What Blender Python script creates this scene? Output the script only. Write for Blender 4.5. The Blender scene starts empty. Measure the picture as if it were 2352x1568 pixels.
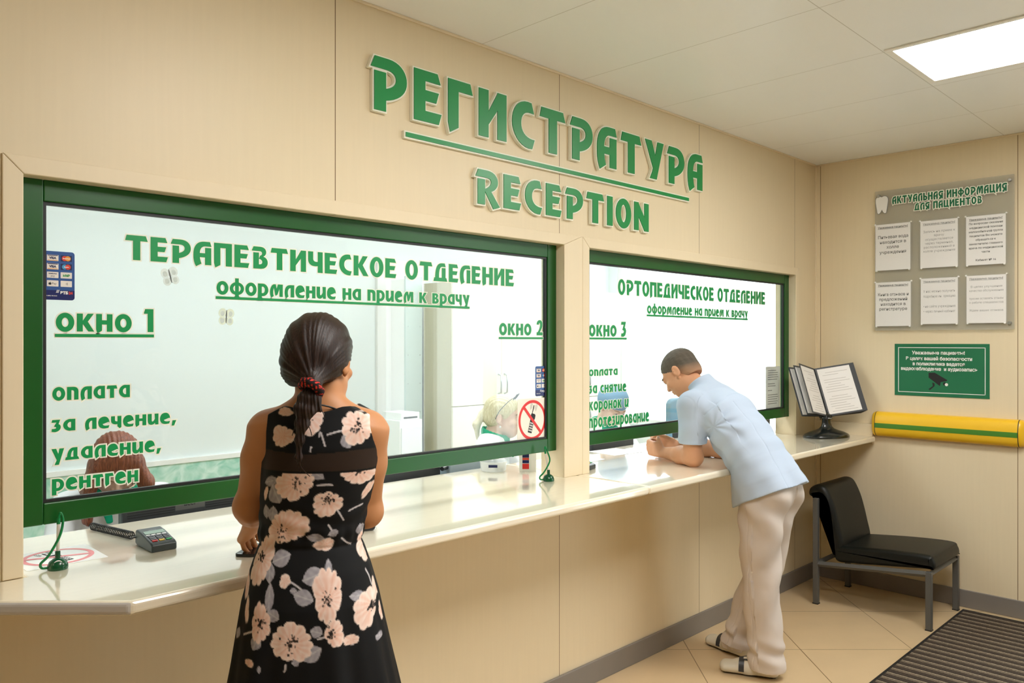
import bpy, bmesh, math, random
import numpy as np
from mathutils import Vector, Matrix
from mathutils.geometry import delaunay_2d_cdt

SC = bpy.context.scene
COL = SC.collection
PI = math.pi
random.seed(7)

# ------------------------------------------------------------------ camera, world, lights, exposure
CAM_H = 1.54
cam_d = bpy.data.cameras.new('camera')
cam = bpy.data.objects.new('camera', cam_d)
COL.objects.link(cam)
cam.location = (0, 0, CAM_H)
cam.rotation_euler = (PI / 2, 0, -PI / 4)
cam_d.sensor_width = 36.0
cam_d.lens = 36.0 * 1817.0 / 2352.0
cam_d.clip_start = 0.05
SC.camera = cam

world = bpy.data.worlds.new('daylight')
SC.world = world
world.use_nodes = True
_bg = world.node_tree.nodes['Background']
_bg.inputs['Color'].default_value = (0.90, 0.96, 1.0, 1)
_bg.inputs['Strength'].default_value = 5.0

SC.view_settings.view_transform = 'Standard'
SC.view_settings.look = 'None'
SC.view_settings.gamma = 1.0
SC.view_settings.exposure = 0.0
SC.view_settings.use_curve_mapping = False
SC.cycles.max_bounces = 10
SC.cycles.diffuse_bounces = 6
SC.cycles.glossy_bounces = 4
SC.cycles.transmission_bounces = 6
SC.cycles.transparent_max_bounces = 16
SC.cycles.use_denoising = True
SC.cycles.caustics_reflective = False
SC.cycles.caustics_refractive = False
SC.cycles.sample_clamp_indirect = 8.0

HALL_LAMP = 23.5       # radiance of the hall's ceiling panels
OFFICE_FILL = 14.0     # radiance of the added panels that brighten the office

portal_d = bpy.data.lights.new('window_daylight_portal', 'AREA')
portal_d.shape = 'RECTANGLE'
portal_d.size = 1.80
portal_d.size_y = 1.75
portal_d.cycles.is_portal = True
portal = bpy.data.objects.new('window_daylight_portal', portal_d)
COL.objects.link(portal)
portal.location = (6.28, 3.85, 1.625)
portal.rotation_euler = (0, PI / 2, 0)

def daylight_portal(name, loc, rot, sx, sy):
    d = bpy.data.lights.new(name, 'AREA'); d.shape = 'RECTANGLE'; d.size = sx; d.size_y = sy; d.cycles.is_portal = True
    o = bpy.data.objects.new(name, d); COL.objects.link(o); o.location = loc; o.rotation_euler = rot
daylight_portal('entrance_daylight_portal', (5.22, -1.275, 1.18), (0, PI / 2, 0), 2.3, 2.65)

# ------------------------------------------------------------------ pinhole helper: where a line of sight meets a real plane
F = 1817.0
def _dir(u, v):
    r = (u - 1176.0) / F
    return Vector((1 + r, 1 - r, (784.0 - v) / F * math.sqrt(2)))
def onY(u, v, Y):
    d = _dir(u, v); t = Y / d.y
    return Vector((d.x * t, Y, CAM_H + d.z * t))
def onX(u, v, X):
    d = _dir(u, v); t = X / d.x
    return Vector((X, d.y * t, CAM_H + d.z * t))
def onZ(u, v, Z):
    d = _dir(u, v); t = (Z - CAM_H) / d.z
    return Vector((d.x * t, d.y * t, Z))
def sumD(u, v, s):
    d = _dir(u, v); t = s / 2.0
    return Vector((d.x * t, d.y * t, CAM_H + d.z * t))

# ------------------------------------------------------------------ materials
def lin(c):
    c = c / 255.0
    return c / 12.92 if c <= 0.04045 else ((c + 0.055) / 1.055) ** 2.4
def rgb(r, g, b):
    return (lin(r), lin(g), lin(b), 1.0)
def new_mat(name):
    m = bpy.data.materials.new(name)
    m.use_nodes = True
    return m, m.node_tree.nodes, m.node_tree.links, m.node_tree.nodes['Principled BSDF']
def M(name, c, rough=0.5, metal=0.0, spec=0.5, vary=0.0, scale=8.0, bump=0.0, bscale=60.0, stretch=(1, 1, 1), coat=0.0, emit=None, estr=0.0, sss=0.0, alpha=1.0):
    m, N, L, b = new_mat(name)
    b.inputs['Base Color'].default_value = c
    b.inputs['Roughness'].default_value = rough
    b.inputs['Metallic'].default_value = metal
    b.inputs['Specular IOR Level'].default_value = spec
    b.inputs['Coat Weight'].default_value = coat
    b.inputs['Alpha'].default_value = alpha
    if sss:
        b.inputs['Subsurface Weight'].default_value = sss
        b.inputs['Subsurface Radius'].default_value = (0.012, 0.005, 0.003)
        b.inputs['Subsurface Scale'].default_value = 0.6
    if emit is not None:
        b.inputs['Emission Color'].default_value = emit
        b.inputs['Emission Strength'].default_value = estr
    if vary or bump:
        tc = N.new('ShaderNodeTexCoord'); mp = N.new('ShaderNodeMapping')
        mp.inputs['Scale'].default_value = stretch
        L.new(tc.outputs['Object'], mp.inputs['Vector'])
    if vary:
        nz = N.new('ShaderNodeTexNoise'); nz.inputs['Scale'].default_value = scale; nz.inputs['Detail'].default_value = 6
        L.new(mp.outputs['Vector'], nz.inputs['Vector'])
        rp = N.new('ShaderNodeValToRGB')
        lo = tuple(x * (1 - vary) for x in c[:3]) + (1,)
        hi = tuple(min(1, x * (1 + vary)) for x in c[:3]) + (1,)
        rp.color_ramp.elements[0].color = lo; rp.color_ramp.elements[0].position = 0.3
        rp.color_ramp.elements[1].color = hi; rp.color_ramp.elements[1].position = 0.7
        L.new(nz.outputs['Fac'], rp.inputs['Fac'])
        L.new(rp.outputs['Color'], b.inputs['Base Color'])
    if bump:
        n2 = N.new('ShaderNodeTexNoise'); n2.inputs['Scale'].default_value = bscale; n2.inputs['Detail'].default_value = 4
        L.new(mp.outputs['Vector'], n2.inputs['Vector'])
        bp = N.new('ShaderNodeBump'); bp.inputs['Strength'].default_value = bump; bp.inputs['Distance'].default_value = 0.004
        L.new(n2.outputs['Fac'], bp.inputs['Height'])
        L.new(bp.outputs['Normal'], b.inputs['Normal'])
    return m

def seam_mat(name, c, dark, axes, rough=0.5, spec=0.5, vary=0.012, stretch=(14, 14, 0.6), width=0.0016, rot=0.0):
    """board cladding: faint grain plus thin joints every pitch metres along world axes. axes = [(axis, pitch, offset)]"""
    m, N, L, b = new_mat(name)
    b.inputs['Roughness'].default_value = rough
    b.inputs['Specular IOR Level'].default_value = spec
    g = N.new('ShaderNodeNewGeometry')
    mp = N.new('ShaderNodeMapping'); mp.inputs['Scale'].default_value = stretch
    L.new(g.outputs['Position'], mp.inputs['Vector'])
    nz = N.new('ShaderNodeTexNoise'); nz.inputs['Scale'].default_value = 5; nz.inputs['Detail'].default_value = 8
    L.new(mp.outputs['Vector'], nz.inputs['Vector'])
    rp = N.new('ShaderNodeValToRGB')
    rp.color_ramp.elements[0].color = tuple(x * (1 - vary) for x in c[:3]) + (1,); rp.color_ramp.elements[0].position = 0.3
    rp.color_ramp.elements[1].color = tuple(x * (1 + vary) for x in c[:3]) + (1,); rp.color_ramp.elements[1].position = 0.7
    L.new(nz.outputs['Fac'], rp.inputs['Fac'])
    rt = N.new('ShaderNodeMapping'); rt.inputs['Rotation'].default_value = (0, 0, rot)
    L.new(g.outputs['Position'], rt.inputs['Vector'])
    sp = N.new('ShaderNodeSeparateXYZ'); L.new(rt.outputs['Vector'], sp.inputs['Vector'])
    prev = None
    def mth(op, a, bb=None):
        n = N.new('ShaderNodeMath'); n.operation = op
        for i, x in enumerate((a, bb)):
            if x is None: continue
            if isinstance(x, (int, float)): n.inputs[i].default_value = x
            else: L.new(x, n.inputs[i])
        return n.outputs[0]
    for ax, pitch, off in axes:
        x = mth('SUBTRACT', sp.outputs[ax], off)
        x = mth('DIVIDE', x, pitch)
        x = mth('ADD', x, 0.5)
        x = mth('FRACT', x)
        x = mth('SUBTRACT', x, 0.5)
        x = mth('ABSOLUTE', x)
        x = mth('LESS_THAN', x, width / pitch)
        prev = x if prev is None else mth('MAXIMUM', prev, x)
    mx = N.new('ShaderNodeMix'); mx.data_type = 'RGBA'
    L.new(prev, mx.inputs[0]); L.new(rp.outputs['Color'], mx.inputs[6]); mx.inputs[7].default_value = dark
    L.new(mx.outputs[2], b.inputs['Base Color'])
    return m

def glass_mat(name, tint, ior=1.45, rough=0.0, haze=0.0, haze_col=(1, 1, 1, 1)):
    m, N, L, b = new_mat(name)
    out = N['Material Output']; N.remove(b)
    tr = N.new('ShaderNodeBsdfTransparent'); tr.inputs['Color'].default_value = tint
    gl = N.new('ShaderNodeBsdfGlossy'); gl.inputs['Roughness'].default_value = rough
    lw = N.new('ShaderNodeLayerWeight'); lw.inputs['Blend'].default_value = 0.5
    pw = N.new('ShaderNodeMath'); pw.operation = 'POWER'; pw.inputs[1].default_value = 5.0
    L.new(lw.outputs['Facing'], pw.inputs[0])
    fr = N.new('ShaderNodeMath'); fr.operation = 'MULTIPLY_ADD'; fr.inputs[1].default_value = 0.96; fr.inputs[2].default_value = 0.035
    L.new(pw.outputs[0], fr.inputs[0])
    mx = N.new('ShaderNodeMixShader')
    L.new(fr.outputs[0], mx.inputs[0]); L.new(tr.outputs[0], mx.inputs[1]); L.new(gl.outputs[0], mx.inputs[2])
    last = mx.outputs[0]
    if haze:
        df = N.new('ShaderNodeBsdfDiffuse'); df.inputs['Color'].default_value = haze_col
        m2 = N.new('ShaderNodeMixShader'); m2.inputs[0].default_value = haze
        L.new(last, m2.inputs[1]); L.new(df.outputs[0], m2.inputs[2]); last = m2.outputs[0]
    L.new(last, out.inputs['Surface'])
    return m

def emis_mat(name, c, s):
    m, N, L, b = new_mat(name)
    out = N['Material Output']; N.remove(b)
    e = N.new('ShaderNodeEmission'); e.inputs['Color'].default_value = c; e.inputs['Strength'].default_value = s
    L.new(e.outputs[0], out.inputs['Surface'])
    return m

def vcol_mat(name, rough=0.6, spec=0.3, bump=0.0, bscale=400, sheen=0.0, alpha_attr=False):
    m, N, L, b = new_mat(name)
    a = N.new('ShaderNodeVertexColor'); a.layer_name = 'Col'
    L.new(a.outputs['Color'], b.inputs['Base Color'])
    if alpha_attr: L.new(a.outputs['Alpha'], b.inputs['Alpha'])
    b.inputs['Roughness'].default_value = rough
    b.inputs['Specular IOR Level'].default_value = spec
    b.inputs['Sheen Weight'].default_value = sheen
    if bump:
        tc = N.new('ShaderNodeTexCoord')
        n2 = N.new('ShaderNodeTexNoise'); n2.inputs['Scale'].default_value = bscale
        L.new(tc.outputs['Object'], n2.inputs['Vector'])
        bp = N.new('ShaderNodeBump'); bp.inputs['Strength'].default_value = bump; bp.inputs['Distance'].default_value = 0.002
        L.new(n2.outputs['Fac'], bp.inputs['Height']); L.new(bp.outputs['Normal'], b.inputs['Normal'])
    return m

BEIGE = rgb(226, 211, 180)
SEAM = rgb(120, 98, 66)
m_wallF = seam_mat('beige_laminate_panel', BEIGE, SEAM, [(0, 1.118, 1.441)], rough=0.42, spec=0.35)
m_wallR = seam_mat('beige_laminate_panel_side', BEIGE, SEAM, [(1, 1.118, 1.124)], rough=0.42, spec=0.35)
m_trim = M('beige_trim', rgb(229, 214, 184), 0.4, spec=0.35, vary=0.01, scale=6, stretch=(10, 10, 0.7))
m_ceil = seam_mat('white_ceiling_board', rgb(240, 243, 246), rgb(196, 196, 194), [(0, 0.6, 3.30), (1, 1.2, 1.19)], rough=0.32, spec=0.5, vary=0.008, stretch=(0.5, 0.5, 0.5), width=0.0016)
m_floor = seam_mat('ceramic_floor_tile', rgb(208, 184, 146), rgb(128, 104, 70), [(0, 0.56, 1.443), (1, 0.56, 3.958)], rough=0.28, spec=0.45, vary=0.03, stretch=(1.2, 1.2, 1.2), width=0.0022, rot=PI / 4)
m_base = M('grey_plastic_skirting', rgb(128, 122, 116), 0.45, vary=0.03)
m_counter = M('glossy_cream_laminate', rgb(240, 231, 210), 0.12, spec=0.6, coat=0.9, vary=0.015, scale=5, stretch=(0.6, 10, 10))
m_cut = M('grey_edge_band', rgb(206, 204, 203), 0.5)
m_dgreen = M('green_painted_frame', rgb(10, 82, 24), 0.34, spec=0.5, vary=0.04, scale=3)
m_black = M('black_rubber', rgb(24, 25, 27), 0.5)
m_blackg = M('black_gloss_plastic', rgb(20, 22, 24), 0.22, spec=0.6)
m_dark = M('charcoal_plastic', rgb(52, 54, 58), 0.4)
m_white = M('white_plastic', rgb(240, 240, 238), 0.4)
m_offwall = M('white_office_wall', rgb(232, 238, 238), 0.5, vary=0.01, scale=3)
m_glass = glass_mat('window_glass', (0.965, 0.985, 0.975, 1))
m_letter = M('green_vinyl', rgb(0, 148, 80), 0.38)
m_signgreen = M('green_acrylic', rgb(14, 138, 70), 0.35, vary=0.02, scale=4)
m_letterback = M('pale_vinyl_edge', rgb(240, 240, 226), 0.45)
m_steel = M('brushed_steel', rgb(196, 198, 200), 0.28, metal=1.0)
m_lampH = emis_mat('hall_lamp_diffuser', (1.0, 0.98, 0.94, 1), HALL_LAMP)
m_fillO = emis_mat('office_fill_diffuser', (0.95, 0.985, 1.0, 1), OFFICE_FILL)
m_paper = M('white_paper', rgb(238, 236, 234), 0.6)
m_ink = M('black_ink', rgb(38, 38, 40), 0.7)
m_inkgrey = M('grey_ink', rgb(120, 120, 122), 0.7)

# ------------------------------------------------------------------ object helpers
def tag(o, label=None, cat=None, group=None, kind=None):
    if label: o['label'] = label
    if cat: o['category'] = cat
    if group: o['group'] = group
    if kind: o['kind'] = kind
    return o
def empty(name, loc=(0, 0, 0), rotz=0.0, label=None, cat=None, group=None, kind=None, parent=None):
    o = bpy.data.objects.new(name, None); COL.objects.link(o)
    o.empty_display_size = 0.1
    o.location = loc; o.rotation_euler = (0, 0, rotz)
    if parent is not None: o.parent = parent
    return tag(o, label, cat, group, kind)
def link_mesh(name, me, mat=None, parent=None, smooth=None):
    o = bpy.data.objects.new(name, me); COL.objects.link(o)
    if mat is not None and not me.materials:
        for m in (mat if isinstance(mat, (list, tuple)) else [mat]): me.materials.append(m)
    if parent is not None: o.parent = parent
    return o
def obj(name, bm, mat, parent=None, smooth=None, bevel=0.0, seg=2):
    me = bpy.data.meshes.new(name)
    bmesh.ops.recalc_face_normals(bm, faces=bm.faces)
    if smooth is not None:
        for f in bm.faces: f.smooth = True
        for e in bm.edges:
            if len(e.link_faces) == 2 and e.calc_face_angle(0) > math.radians(smooth): e.smooth = False
    bm.to_mesh(me); bm.free()
    o = link_mesh(name, me, mat, parent)
    if bevel:
        b = o.modifiers.new('bevel', 'BEVEL'); b.width = bevel; b.segments = seg; b.limit_method = 'ANGLE'; b.angle_limit = math.radians(40)
        b.harden_normals = False
    return o
def BM(): return bmesh.new()
def box(bm, x0, x1, y0, y1, z0, z1, mi=0, mat=None):
    vs = [bm.verts.new((x, y, z)) for x in (x0, x1) for y in (y0, y1) for z in (z0, z1)]
    if mat is not None:
        for v in vs: v.co = mat @ v.co
    for q in ((0, 1, 3, 2), (4, 6, 7, 5), (0, 4, 5, 1), (2, 3, 7, 6), (0, 2, 6, 4), (1, 5, 7, 3)):
        f = bm.faces.new([vs[i] for i in q]); f.material_index = mi
    return vs
def prism(bm, pts, z0, z1, mat=None, mi=0):
    """extrude a simple polygon (x,y) from z0 to z1"""
    T = mat if mat is not None else Matrix()
    a = [bm.verts.new(T @ Vector((p[0], p[1], z0))) for p in pts]
    b = [bm.verts.new(T @ Vector((p[0], p[1], z1))) for p in pts]
    n = len(pts)
    for f in (bm.faces.new(a[::-1]), bm.faces.new(b)): f.material_index = mi
    for i in range(n):
        f = bm.faces.new((a[i], a[(i + 1) % n], b[(i + 1) % n], b[i])); f.material_index = mi
def rrect(x0, y0, x1, y1, r, n=5):
    out = []
    for cx, cy, a0 in ((x1 - r, y1 - r, 0), (x0 + r, y1 - r, 90), (x0 + r, y0 + r, 180), (x1 - r, y0 + r, 270)):
        for i in range(n + 1):
            a = math.radians(a0 + 90 * i / n); out.append((cx + r * math.cos(a), cy + r * math.sin(a)))
    return out
def ellipse(cx, cy, rx, ry, n=32, a0=0, a1=360):
    full = abs(a1 - a0) >= 360
    return [(cx + rx * math.cos(math.radians(a0 + (a1 - a0) * i / (n if full else n - 1))), cy + ry * math.sin(math.radians(a0 + (a1 - a0) * i / (n if full else n - 1)))) for i in range(n)]
def ring_poly(bm, cx, cy, rx, ry, t, z0, z1, mat=None, n=64, mi=0):
    T = mat if mat is not None else Matrix()
    o = ellipse(cx, cy, rx, ry, n); i_ = ellipse(cx, cy, rx - t, ry - t, n)
    V = lambda p, z: bm.verts.new(T @ Vector((p[0], p[1], z)))
    A = [[V(p, z) for p in ps] for ps in (o, i_) for z in (z0, z1)]
    for k in range(n):
        j = (k + 1) % n
        for q in ((A[0][k], A[0][j], A[1][j], A[1][k]), (A[2][j], A[2][k], A[3][k], A[3][j]), (A[1][k], A[1][j], A[3][j], A[3][k]), (A[0][j], A[0][k], A[2][k], A[2][j])):
            f = bm.faces.new(q); f.material_index = mi
def frames_along(pts):
    P = [Vector(p) for p in pts]; n = len(P); out = []
    up = Vector((0, 0, 1)); prev = None
    for i in range(n):
        t = (P[min(i + 1, n - 1)] - P[max(i - 1, 0)]).normalized()
        if prev is None:
            a = t.cross(up)
            if a.length < 1e-3: a = t.cross(Vector((1, 0, 0)))
        else:
            a = prev - t * prev.dot(t)
            if a.length < 1e-4: a = t.cross(up)
        a.normalize(); prev = a
        out.append((P[i], a, t.cross(a)))
    return out
def tube(bm, pts, r, n=10, cap=True, mi=0):
    rs = r if isinstance(r, (list, tuple)) else [r] * len(pts)
    rings = []
    for (p, a, b), rr in zip(frames_along(pts), rs):
        rings.append([bm.verts.new(p + a * (rr * math.cos(2 * PI * k / n)) + b * (rr * math.sin(2 * PI * k / n))) for k in range(n)])
    for A, B in zip(rings, rings[1:]):
        for k in range(n):
            f = bm.faces.new((A[k], A[(k + 1) % n], B[(k + 1) % n], B[k])); f.material_index = mi
    if cap:
        for rg in (rings[0][::-1], rings[-1]):
            f = bm.faces.new(rg); f.material_index = mi
def lathe(bm, prof, n=32, mat=None, mi=0):
    """revolve (r,z) profile about z"""
    T = mat if mat is not None else Matrix()
    rings = []
    for r, z in prof:
        if r < 1e-6: rings.append([bm.verts.new(T @ Vector((0, 0, z)))])
        else: rings.append([bm.verts.new(T @ Vector((r * math.cos(2 * PI * k / n), r * math.sin(2 * PI * k / n), z))) for k in range(n)])
    for A, B in zip(rings, rings[1:]):
        for k in range(n):
            j = (k + 1) % n
            if len(A) == 1 and len(B) == 1: continue
            if len(A) == 1: q = (A[0], B[j], B[k])
            elif len(B) == 1: q = (A[k], A[j], B[0])
            else: q = (A[k], A[j], B[j], B[k])
            f = bm.faces.new(q); f.material_index = mi
def bez(p0, p1, p2, p3, n=10):
    return [tuple((1 - t) ** 3 * a + 3 * (1 - t) ** 2 * t * b + 3 * (1 - t) * t * t * c + t ** 3 * d for a, b, c, d in zip(p0, p1, p2, p3)) for t in [i / n for i in range(n + 1)]]
def spline(pts, n=8):
    P = [Vector(p) for p in pts]; P = [2 * P[0] - P[1]] + P + [2 * P[-1] - P[-2]]
    out = []
    for i in range(1, len(P) - 2):
        for k in range(n):
            t = k / n
            out.append(0.5 * ((2 * P[i]) + (P[i + 1] - P[i - 1]) * t + (2 * P[i - 1] - 5 * P[i] + 4 * P[i + 1] - P[i + 2]) * t * t + (3 * P[i] - P[i - 1] - 3 * P[i + 1] + P[i + 2]) * t ** 3))
    out.append(P[-2]); return out
def plane_frame(origin, xd, yd):
    x = Vector(xd).normalized(); y = Vector(yd).normalized(); z = x.cross(y)
    m = Matrix((x, y, z)).transposed().to_4x4(); m.translation = Vector(origin)
    return m
def front_frame(X, Y, Z): return plane_frame((X, Y, Z), (1, 0, 0), (0, 0, 1))      # on the reception wall, facing the hall
def right_frame(X, Y, Z): return plane_frame((X, Y, Z), (0, -1, 0), (0, 0, 1))     # on the end wall, facing the hall

# text in the plain face, as mesh
_txt_cache = {}
def text_geo(s, size, align='LEFT', bold=0.0, res=3, squeeze=1.0, spacing=1.0):
    c = bpy.data.curves.new('t', 'FONT'); c.body = s; c.size = size; c.align_x = align
    c.resolution_u = res; c.offset = bold; c.space_line = spacing
    o = bpy.data.objects.new('t', c)
    me = bpy.data.meshes.new_from_object(o)
    V = [(v.co.x * squeeze, v.co.y) for v in me.vertices]; Fs = [tuple(p.vertices) for p in me.polygons]
    bpy.data.objects.remove(o); bpy.data.curves.remove(c); bpy.data.meshes.remove(me)
    return V, Fs
def add_text(bm, T, x, y, s, size, align='LEFT', bold=0.0, res=3, squeeze=1.0, z=0.0, mi=0, fit=None, spacing=1.0):
    V, Fs = text_geo(s, size, align, bold, res, squeeze, spacing)
    if fit and V:
        w = max(v[0] for v in V) - min(v[0] for v in V); k = fit / max(w, 1e-6)
        V = [(v[0] * k, v[1]) for v in V]
    vs = [bm.verts.new(T @ Vector((x + v[0], y + v[1], z))) for v in V]
    for f in Fs:
        try:
            q = bm.faces.new([vs[i] for i in f]); q.material_index = mi
        except ValueError: pass
def obj_flat(name, bm, mat, parent=None):
    """no normal recalculation: thin printed marks"""
    me = bpy.data.meshes.new(name); bm.to_mesh(me); bm.free()
    return link_mesh(name, me, mat, parent)
# ------------------------------------------------------------------ the setting
WY = 2.27        # reception wall face
TY = 2.263        # face of the window casing
FY = 2.31        # face of the green frames
GY = 2.324       # glass face
WX = 5.11        # end wall face
CEIL = 2.70
CZ = 0.95        # counter top
OFB, OFR, OFL = 4.85, 6.20, -0.40   # office back / right / left
W1 = (0.5355, 2.585); W2 = (2.7556, 4.7986); WZ = (1.064, 1.960)
HL, HB = -2.6, -3.2
CTR_T = 0.034

def struct(name, bm, mat, bevel=0.0):
    return tag(obj(name, bm, mat, bevel=bevel), kind='structure')

bm = BM(); box(bm, HL, OFR + .1, HB, OFB + .1, -0.08, 0.0); struct('floor', bm, m_floor)
bm = BM(); box(bm, HL - .1, OFR + .1, HB - .1, OFB + .1, CEIL, CEIL + .08); struct('ceiling', bm, m_ceil)
bm = BM()
box(bm, W1[0], W2[1], WY, 2.40, WZ[1], CEIL)
struct('wall_front', bm, m_wallF)
bm = BM(); box(bm, HL, W1[0], WY, 2.40, 0, CEIL); struct('wall_front_left', bm, m_wallF)
bm = BM(); box(bm, W2[1], WX, WY, 2.40, 0, CEIL); struct('wall_front_end', bm, m_wallF)
bm = BM(); box(bm, W1[1], W2[0], WY, 2.40, CZ, WZ[1]); struct('wall_front_pier', bm, m_wallF)
bm = BM(); box(bm, W1[0], W2[1], WY, 2.40, 0, CZ - CTR_T); struct('wall_front_base', bm, m_wallF)
DR = (-2.60, .05, 2.36)       # glazed entrance door added out of view, widened for its daylight
bm = BM(); box(bm, WX, WX + .13, DR[1], 2.40, 0, CEIL); struct('wall_right', bm, m_wallR)
bm = BM(); box(bm, WX, WX + .13, HB, DR[0], 0, CEIL); box(bm, WX, WX + .13, DR[0], DR[1], DR[2], CEIL); struct('wall_right_far', bm, m_wallR)
d2 = empty('added_entrance_door', (WX + .05, DR[0], 0), kind='structure')
for k in range(3):
    w = (DR[1] - DR[0]) / 3; bm = BM(); f = .07
    for q in ((k * w + .003, k * w + f, 0.005, DR[2]), ((k + 1) * w - f, (k + 1) * w - .003, 0.005, DR[2]), (k * w + f, (k + 1) * w - f, 0.005, .12), (k * w + f, (k + 1) * w - f, DR[2] - f, DR[2])):
        box(bm, 0, .05, *q)
    lf = obj('leaf', bm, m_white, d2)
    bm = BM(); box(bm, .02, .026, k * w + f, (k + 1) * w - f, .12, DR[2] - f); obj('pane', bm, m_glass, lf)
m_halldark = M('darkened_hall_paint', rgb(160, 138, 108), .6)  # walls out of view, colour darkened to cut bounced light
bm = BM(); box(bm, HL - .1, HL, HB - .1, 2.40, 0, CEIL); struct('wall_left', bm, m_halldark)
bm = BM(); box(bm, HL, WX + .13, HB - .1, HB, 0, CEIL); struct('wall_back', bm, m_halldark)
bm = BM(); box(bm, OFL, OFR, OFB, OFB + .1, 0, CEIL); struct('wall_office_back', bm, m_offwall)
bm = BM(); box(bm, OFL - .1, OFL, 2.40, OFB, 0, CEIL); struct('wall_office_left', bm, m_offwall)
D3 = (2.95, 4.75, .75, 2.50)   # daylight window in the office's far end
bm = BM()
box(bm, OFR, OFR + .1, 2.40, D3[0], 0, CEIL); box(bm, OFR, OFR + .1, D3[1], OFB + .1, 0, CEIL)
box(bm, OFR, OFR + .1, D3[0], D3[1], 0, D3[2]); box(bm, OFR, OFR + .1, D3[0], D3[1], D3[3], CEIL)
struct('wall_office_right', bm, m_offwall)
bm = BM(); box(bm, WX + .13, OFR, 2.40, 2.53, 0, CEIL); box(bm, OFL, WX + .13, 2.401, 2.41, WZ[1], CEIL); struct('wall_office_front', bm, m_offwall)
w3 = empty('window_3', (OFR, D3[0], D3[2]), kind='structure')
bm = BM()
for q in ((D3[0], D3[0] + .05, D3[2], D3[3]), (D3[1] - .05, D3[1], D3[2], D3[3]), (D3[0], D3[1], D3[2], D3[2] + .05), (D3[0], D3[1], D3[3] - .05, D3[3])):
    box(bm, .02, .08, q[0] - D3[0], q[1] - D3[0], q[2] - D3[2], q[3] - D3[2])
obj('frame', bm, m_white, w3)
bm = BM(); box(bm, .045, .051, .05, D3[1] - D3[0] - .05, .05, D3[3] - D3[2] - .05); obj('pane', bm, m_glass, w3)
# hall skirting
bm = BM(); box(bm, HL, WX - .013, WY - .013, WY, 0, .10); struct('baseboard_front', bm, m_base, .003)
bm = BM(); box(bm, WX - .013, WX, HB, WY, 0, .10); struct('baseboard_right', bm, m_base, .003)
# corner bead and the thin bead under the ceiling
bm = BM(); box(bm, WX - .022, WX, WY - .006, WY, .10, CEIL - .006); box(bm, WX - .006, WX, WY - .022, WY, .10, CEIL - .006)
struct('trim_1', bm, m_trim, .002)
bm = BM(); box(bm, HL, WX - .022, WY - .008, WY, CEIL - .010, CEIL); struct('trim_2', bm, m_trim, .002)
bm = BM(); box(bm, WX - .008, WX, HB, WY - .022, CEIL - .010, CEIL); struct('trim_3', bm, m_trim, .002)

# casings round the two service windows (mitred boards, their joints show)
def casing(name, x0, x1, w, wl=None, wr=None):
    wl = w if wl is None else wl; wr = w if wr is None else wr
    z1 = WZ[1]; T = z1 + w
    bm = BM(); f = plane_frame((0, WY, 0), (1, 0, 0), (0, 0, 1))
    prism(bm, [(x0 - wl, CZ), (x0, CZ), (x0, z1), (x0 - wl, T)], 0, WY - TY, f)
    prism(bm, [(x0 - wl + .0008, T), (x0 + .0008, z1), (x1 - .0008, z1), (x1 + wr - .0008, T)], 0, WY - TY, f)
    prism(bm, [(x1, z1), (x1, CZ), (x1 + wr, CZ), (x1 + wr, T)], 0, WY - TY, f)
    return struct(name, bm, m_trim, .0025)
casing('trim_4', W1[0], W1[1], .046, wr=2.7065 - W1[1])
casing('trim_5', W2[0], W2[1], .046, wl=W2[0] - 2.7075)

def service_window(name, x0, x1):
    w = empty(name, (x0, FY, WZ[0]), kind='structure')
    X, Z, m = x1 - x0, WZ[1] - WZ[0], .056
    bm = BM()
    for a in ((0, m, 0, Z), (X - m, X, 0, Z), (m, X - m, 0, m), (m, X - m, Z - m, Z)):
        box(bm, a[0], a[1], 0, .032, a[2], a[3])
    obj('frame', bm, m_dgreen, w, bevel=.003)
    bm = BM(); g = .009; i = m - .001
    for a in ((i, i + g, i, Z - i), (X - i - g, X - i, i, Z - i), (i + g, X - i - g, i, i + g), (i + g, X - i - g, Z - i - g, Z - i)):
        box(bm, a[0], a[1], .006, .019, a[2], a[3])
    obj('gasket', bm, m_black, w)
    bm = BM(); box(bm, i + g * .5, X - i - g * .5, GY - FY, GY - FY + .006, i + g * .5, Z - i - g * .5); obj('pane', bm, m_glass, w)
    return w
service_window('window_1', *W1)
service_window('window_2', *W2)

# hall ceiling lamp, and panels added to light hall and office
def ceiling_lamp(x0, y0, mat, label, group, sx=.6, sy=1.2):
    t = empty('ceiling_lamp', (x0, y0, CEIL), label=label, cat='lamp', group=group)
    bm = BM(); fr = .026
    for a in ((0, fr, 0, sy), (sx - fr, sx, 0, sy), (fr, sx - fr, 0, fr), (fr, sx - fr, sy - fr, sy)):
        box(bm, a[0], a[1], a[2], a[3], -.006, 0)
    obj('frame', bm, m_white, t, bevel=.002)
    bm = BM(); box(bm, fr, sx - fr, fr, sy - fr, -.003, -.001); obj('diffuser', bm, mat, t)
    return t
HG = 'ceiling panels lighting the waiting hall'
ceiling_lamp(3.272, -.02, m_lampH, 'bright rectangular ceiling panel lit at the upper right, above the chair side', HG, sx=.56)
ceiling_lamp(1.10, -.02, m_lampH, 'added light panel, out of view above the woman in the floral dress, nearest the reception wall', HG)  # second hall panel, added out of view to light this end
OG = 'added unseen ceiling panels brightening the office'  # office panels are unseen, added to brighten its white walls
ceiling_lamp(1.0, 3.1, m_fillO, 'added unseen office light panel over the first service window desk', OG, 1.2, .6)
ceiling_lamp(2.9, 3.1, m_fillO, 'added unseen office light panel over the blonde receptionist', OG, 1.2, .6)
ceiling_lamp(4.6, 3.1, m_fillO, 'added unseen office light panel over the second service window desk', OG, 1.2, .6)

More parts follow.
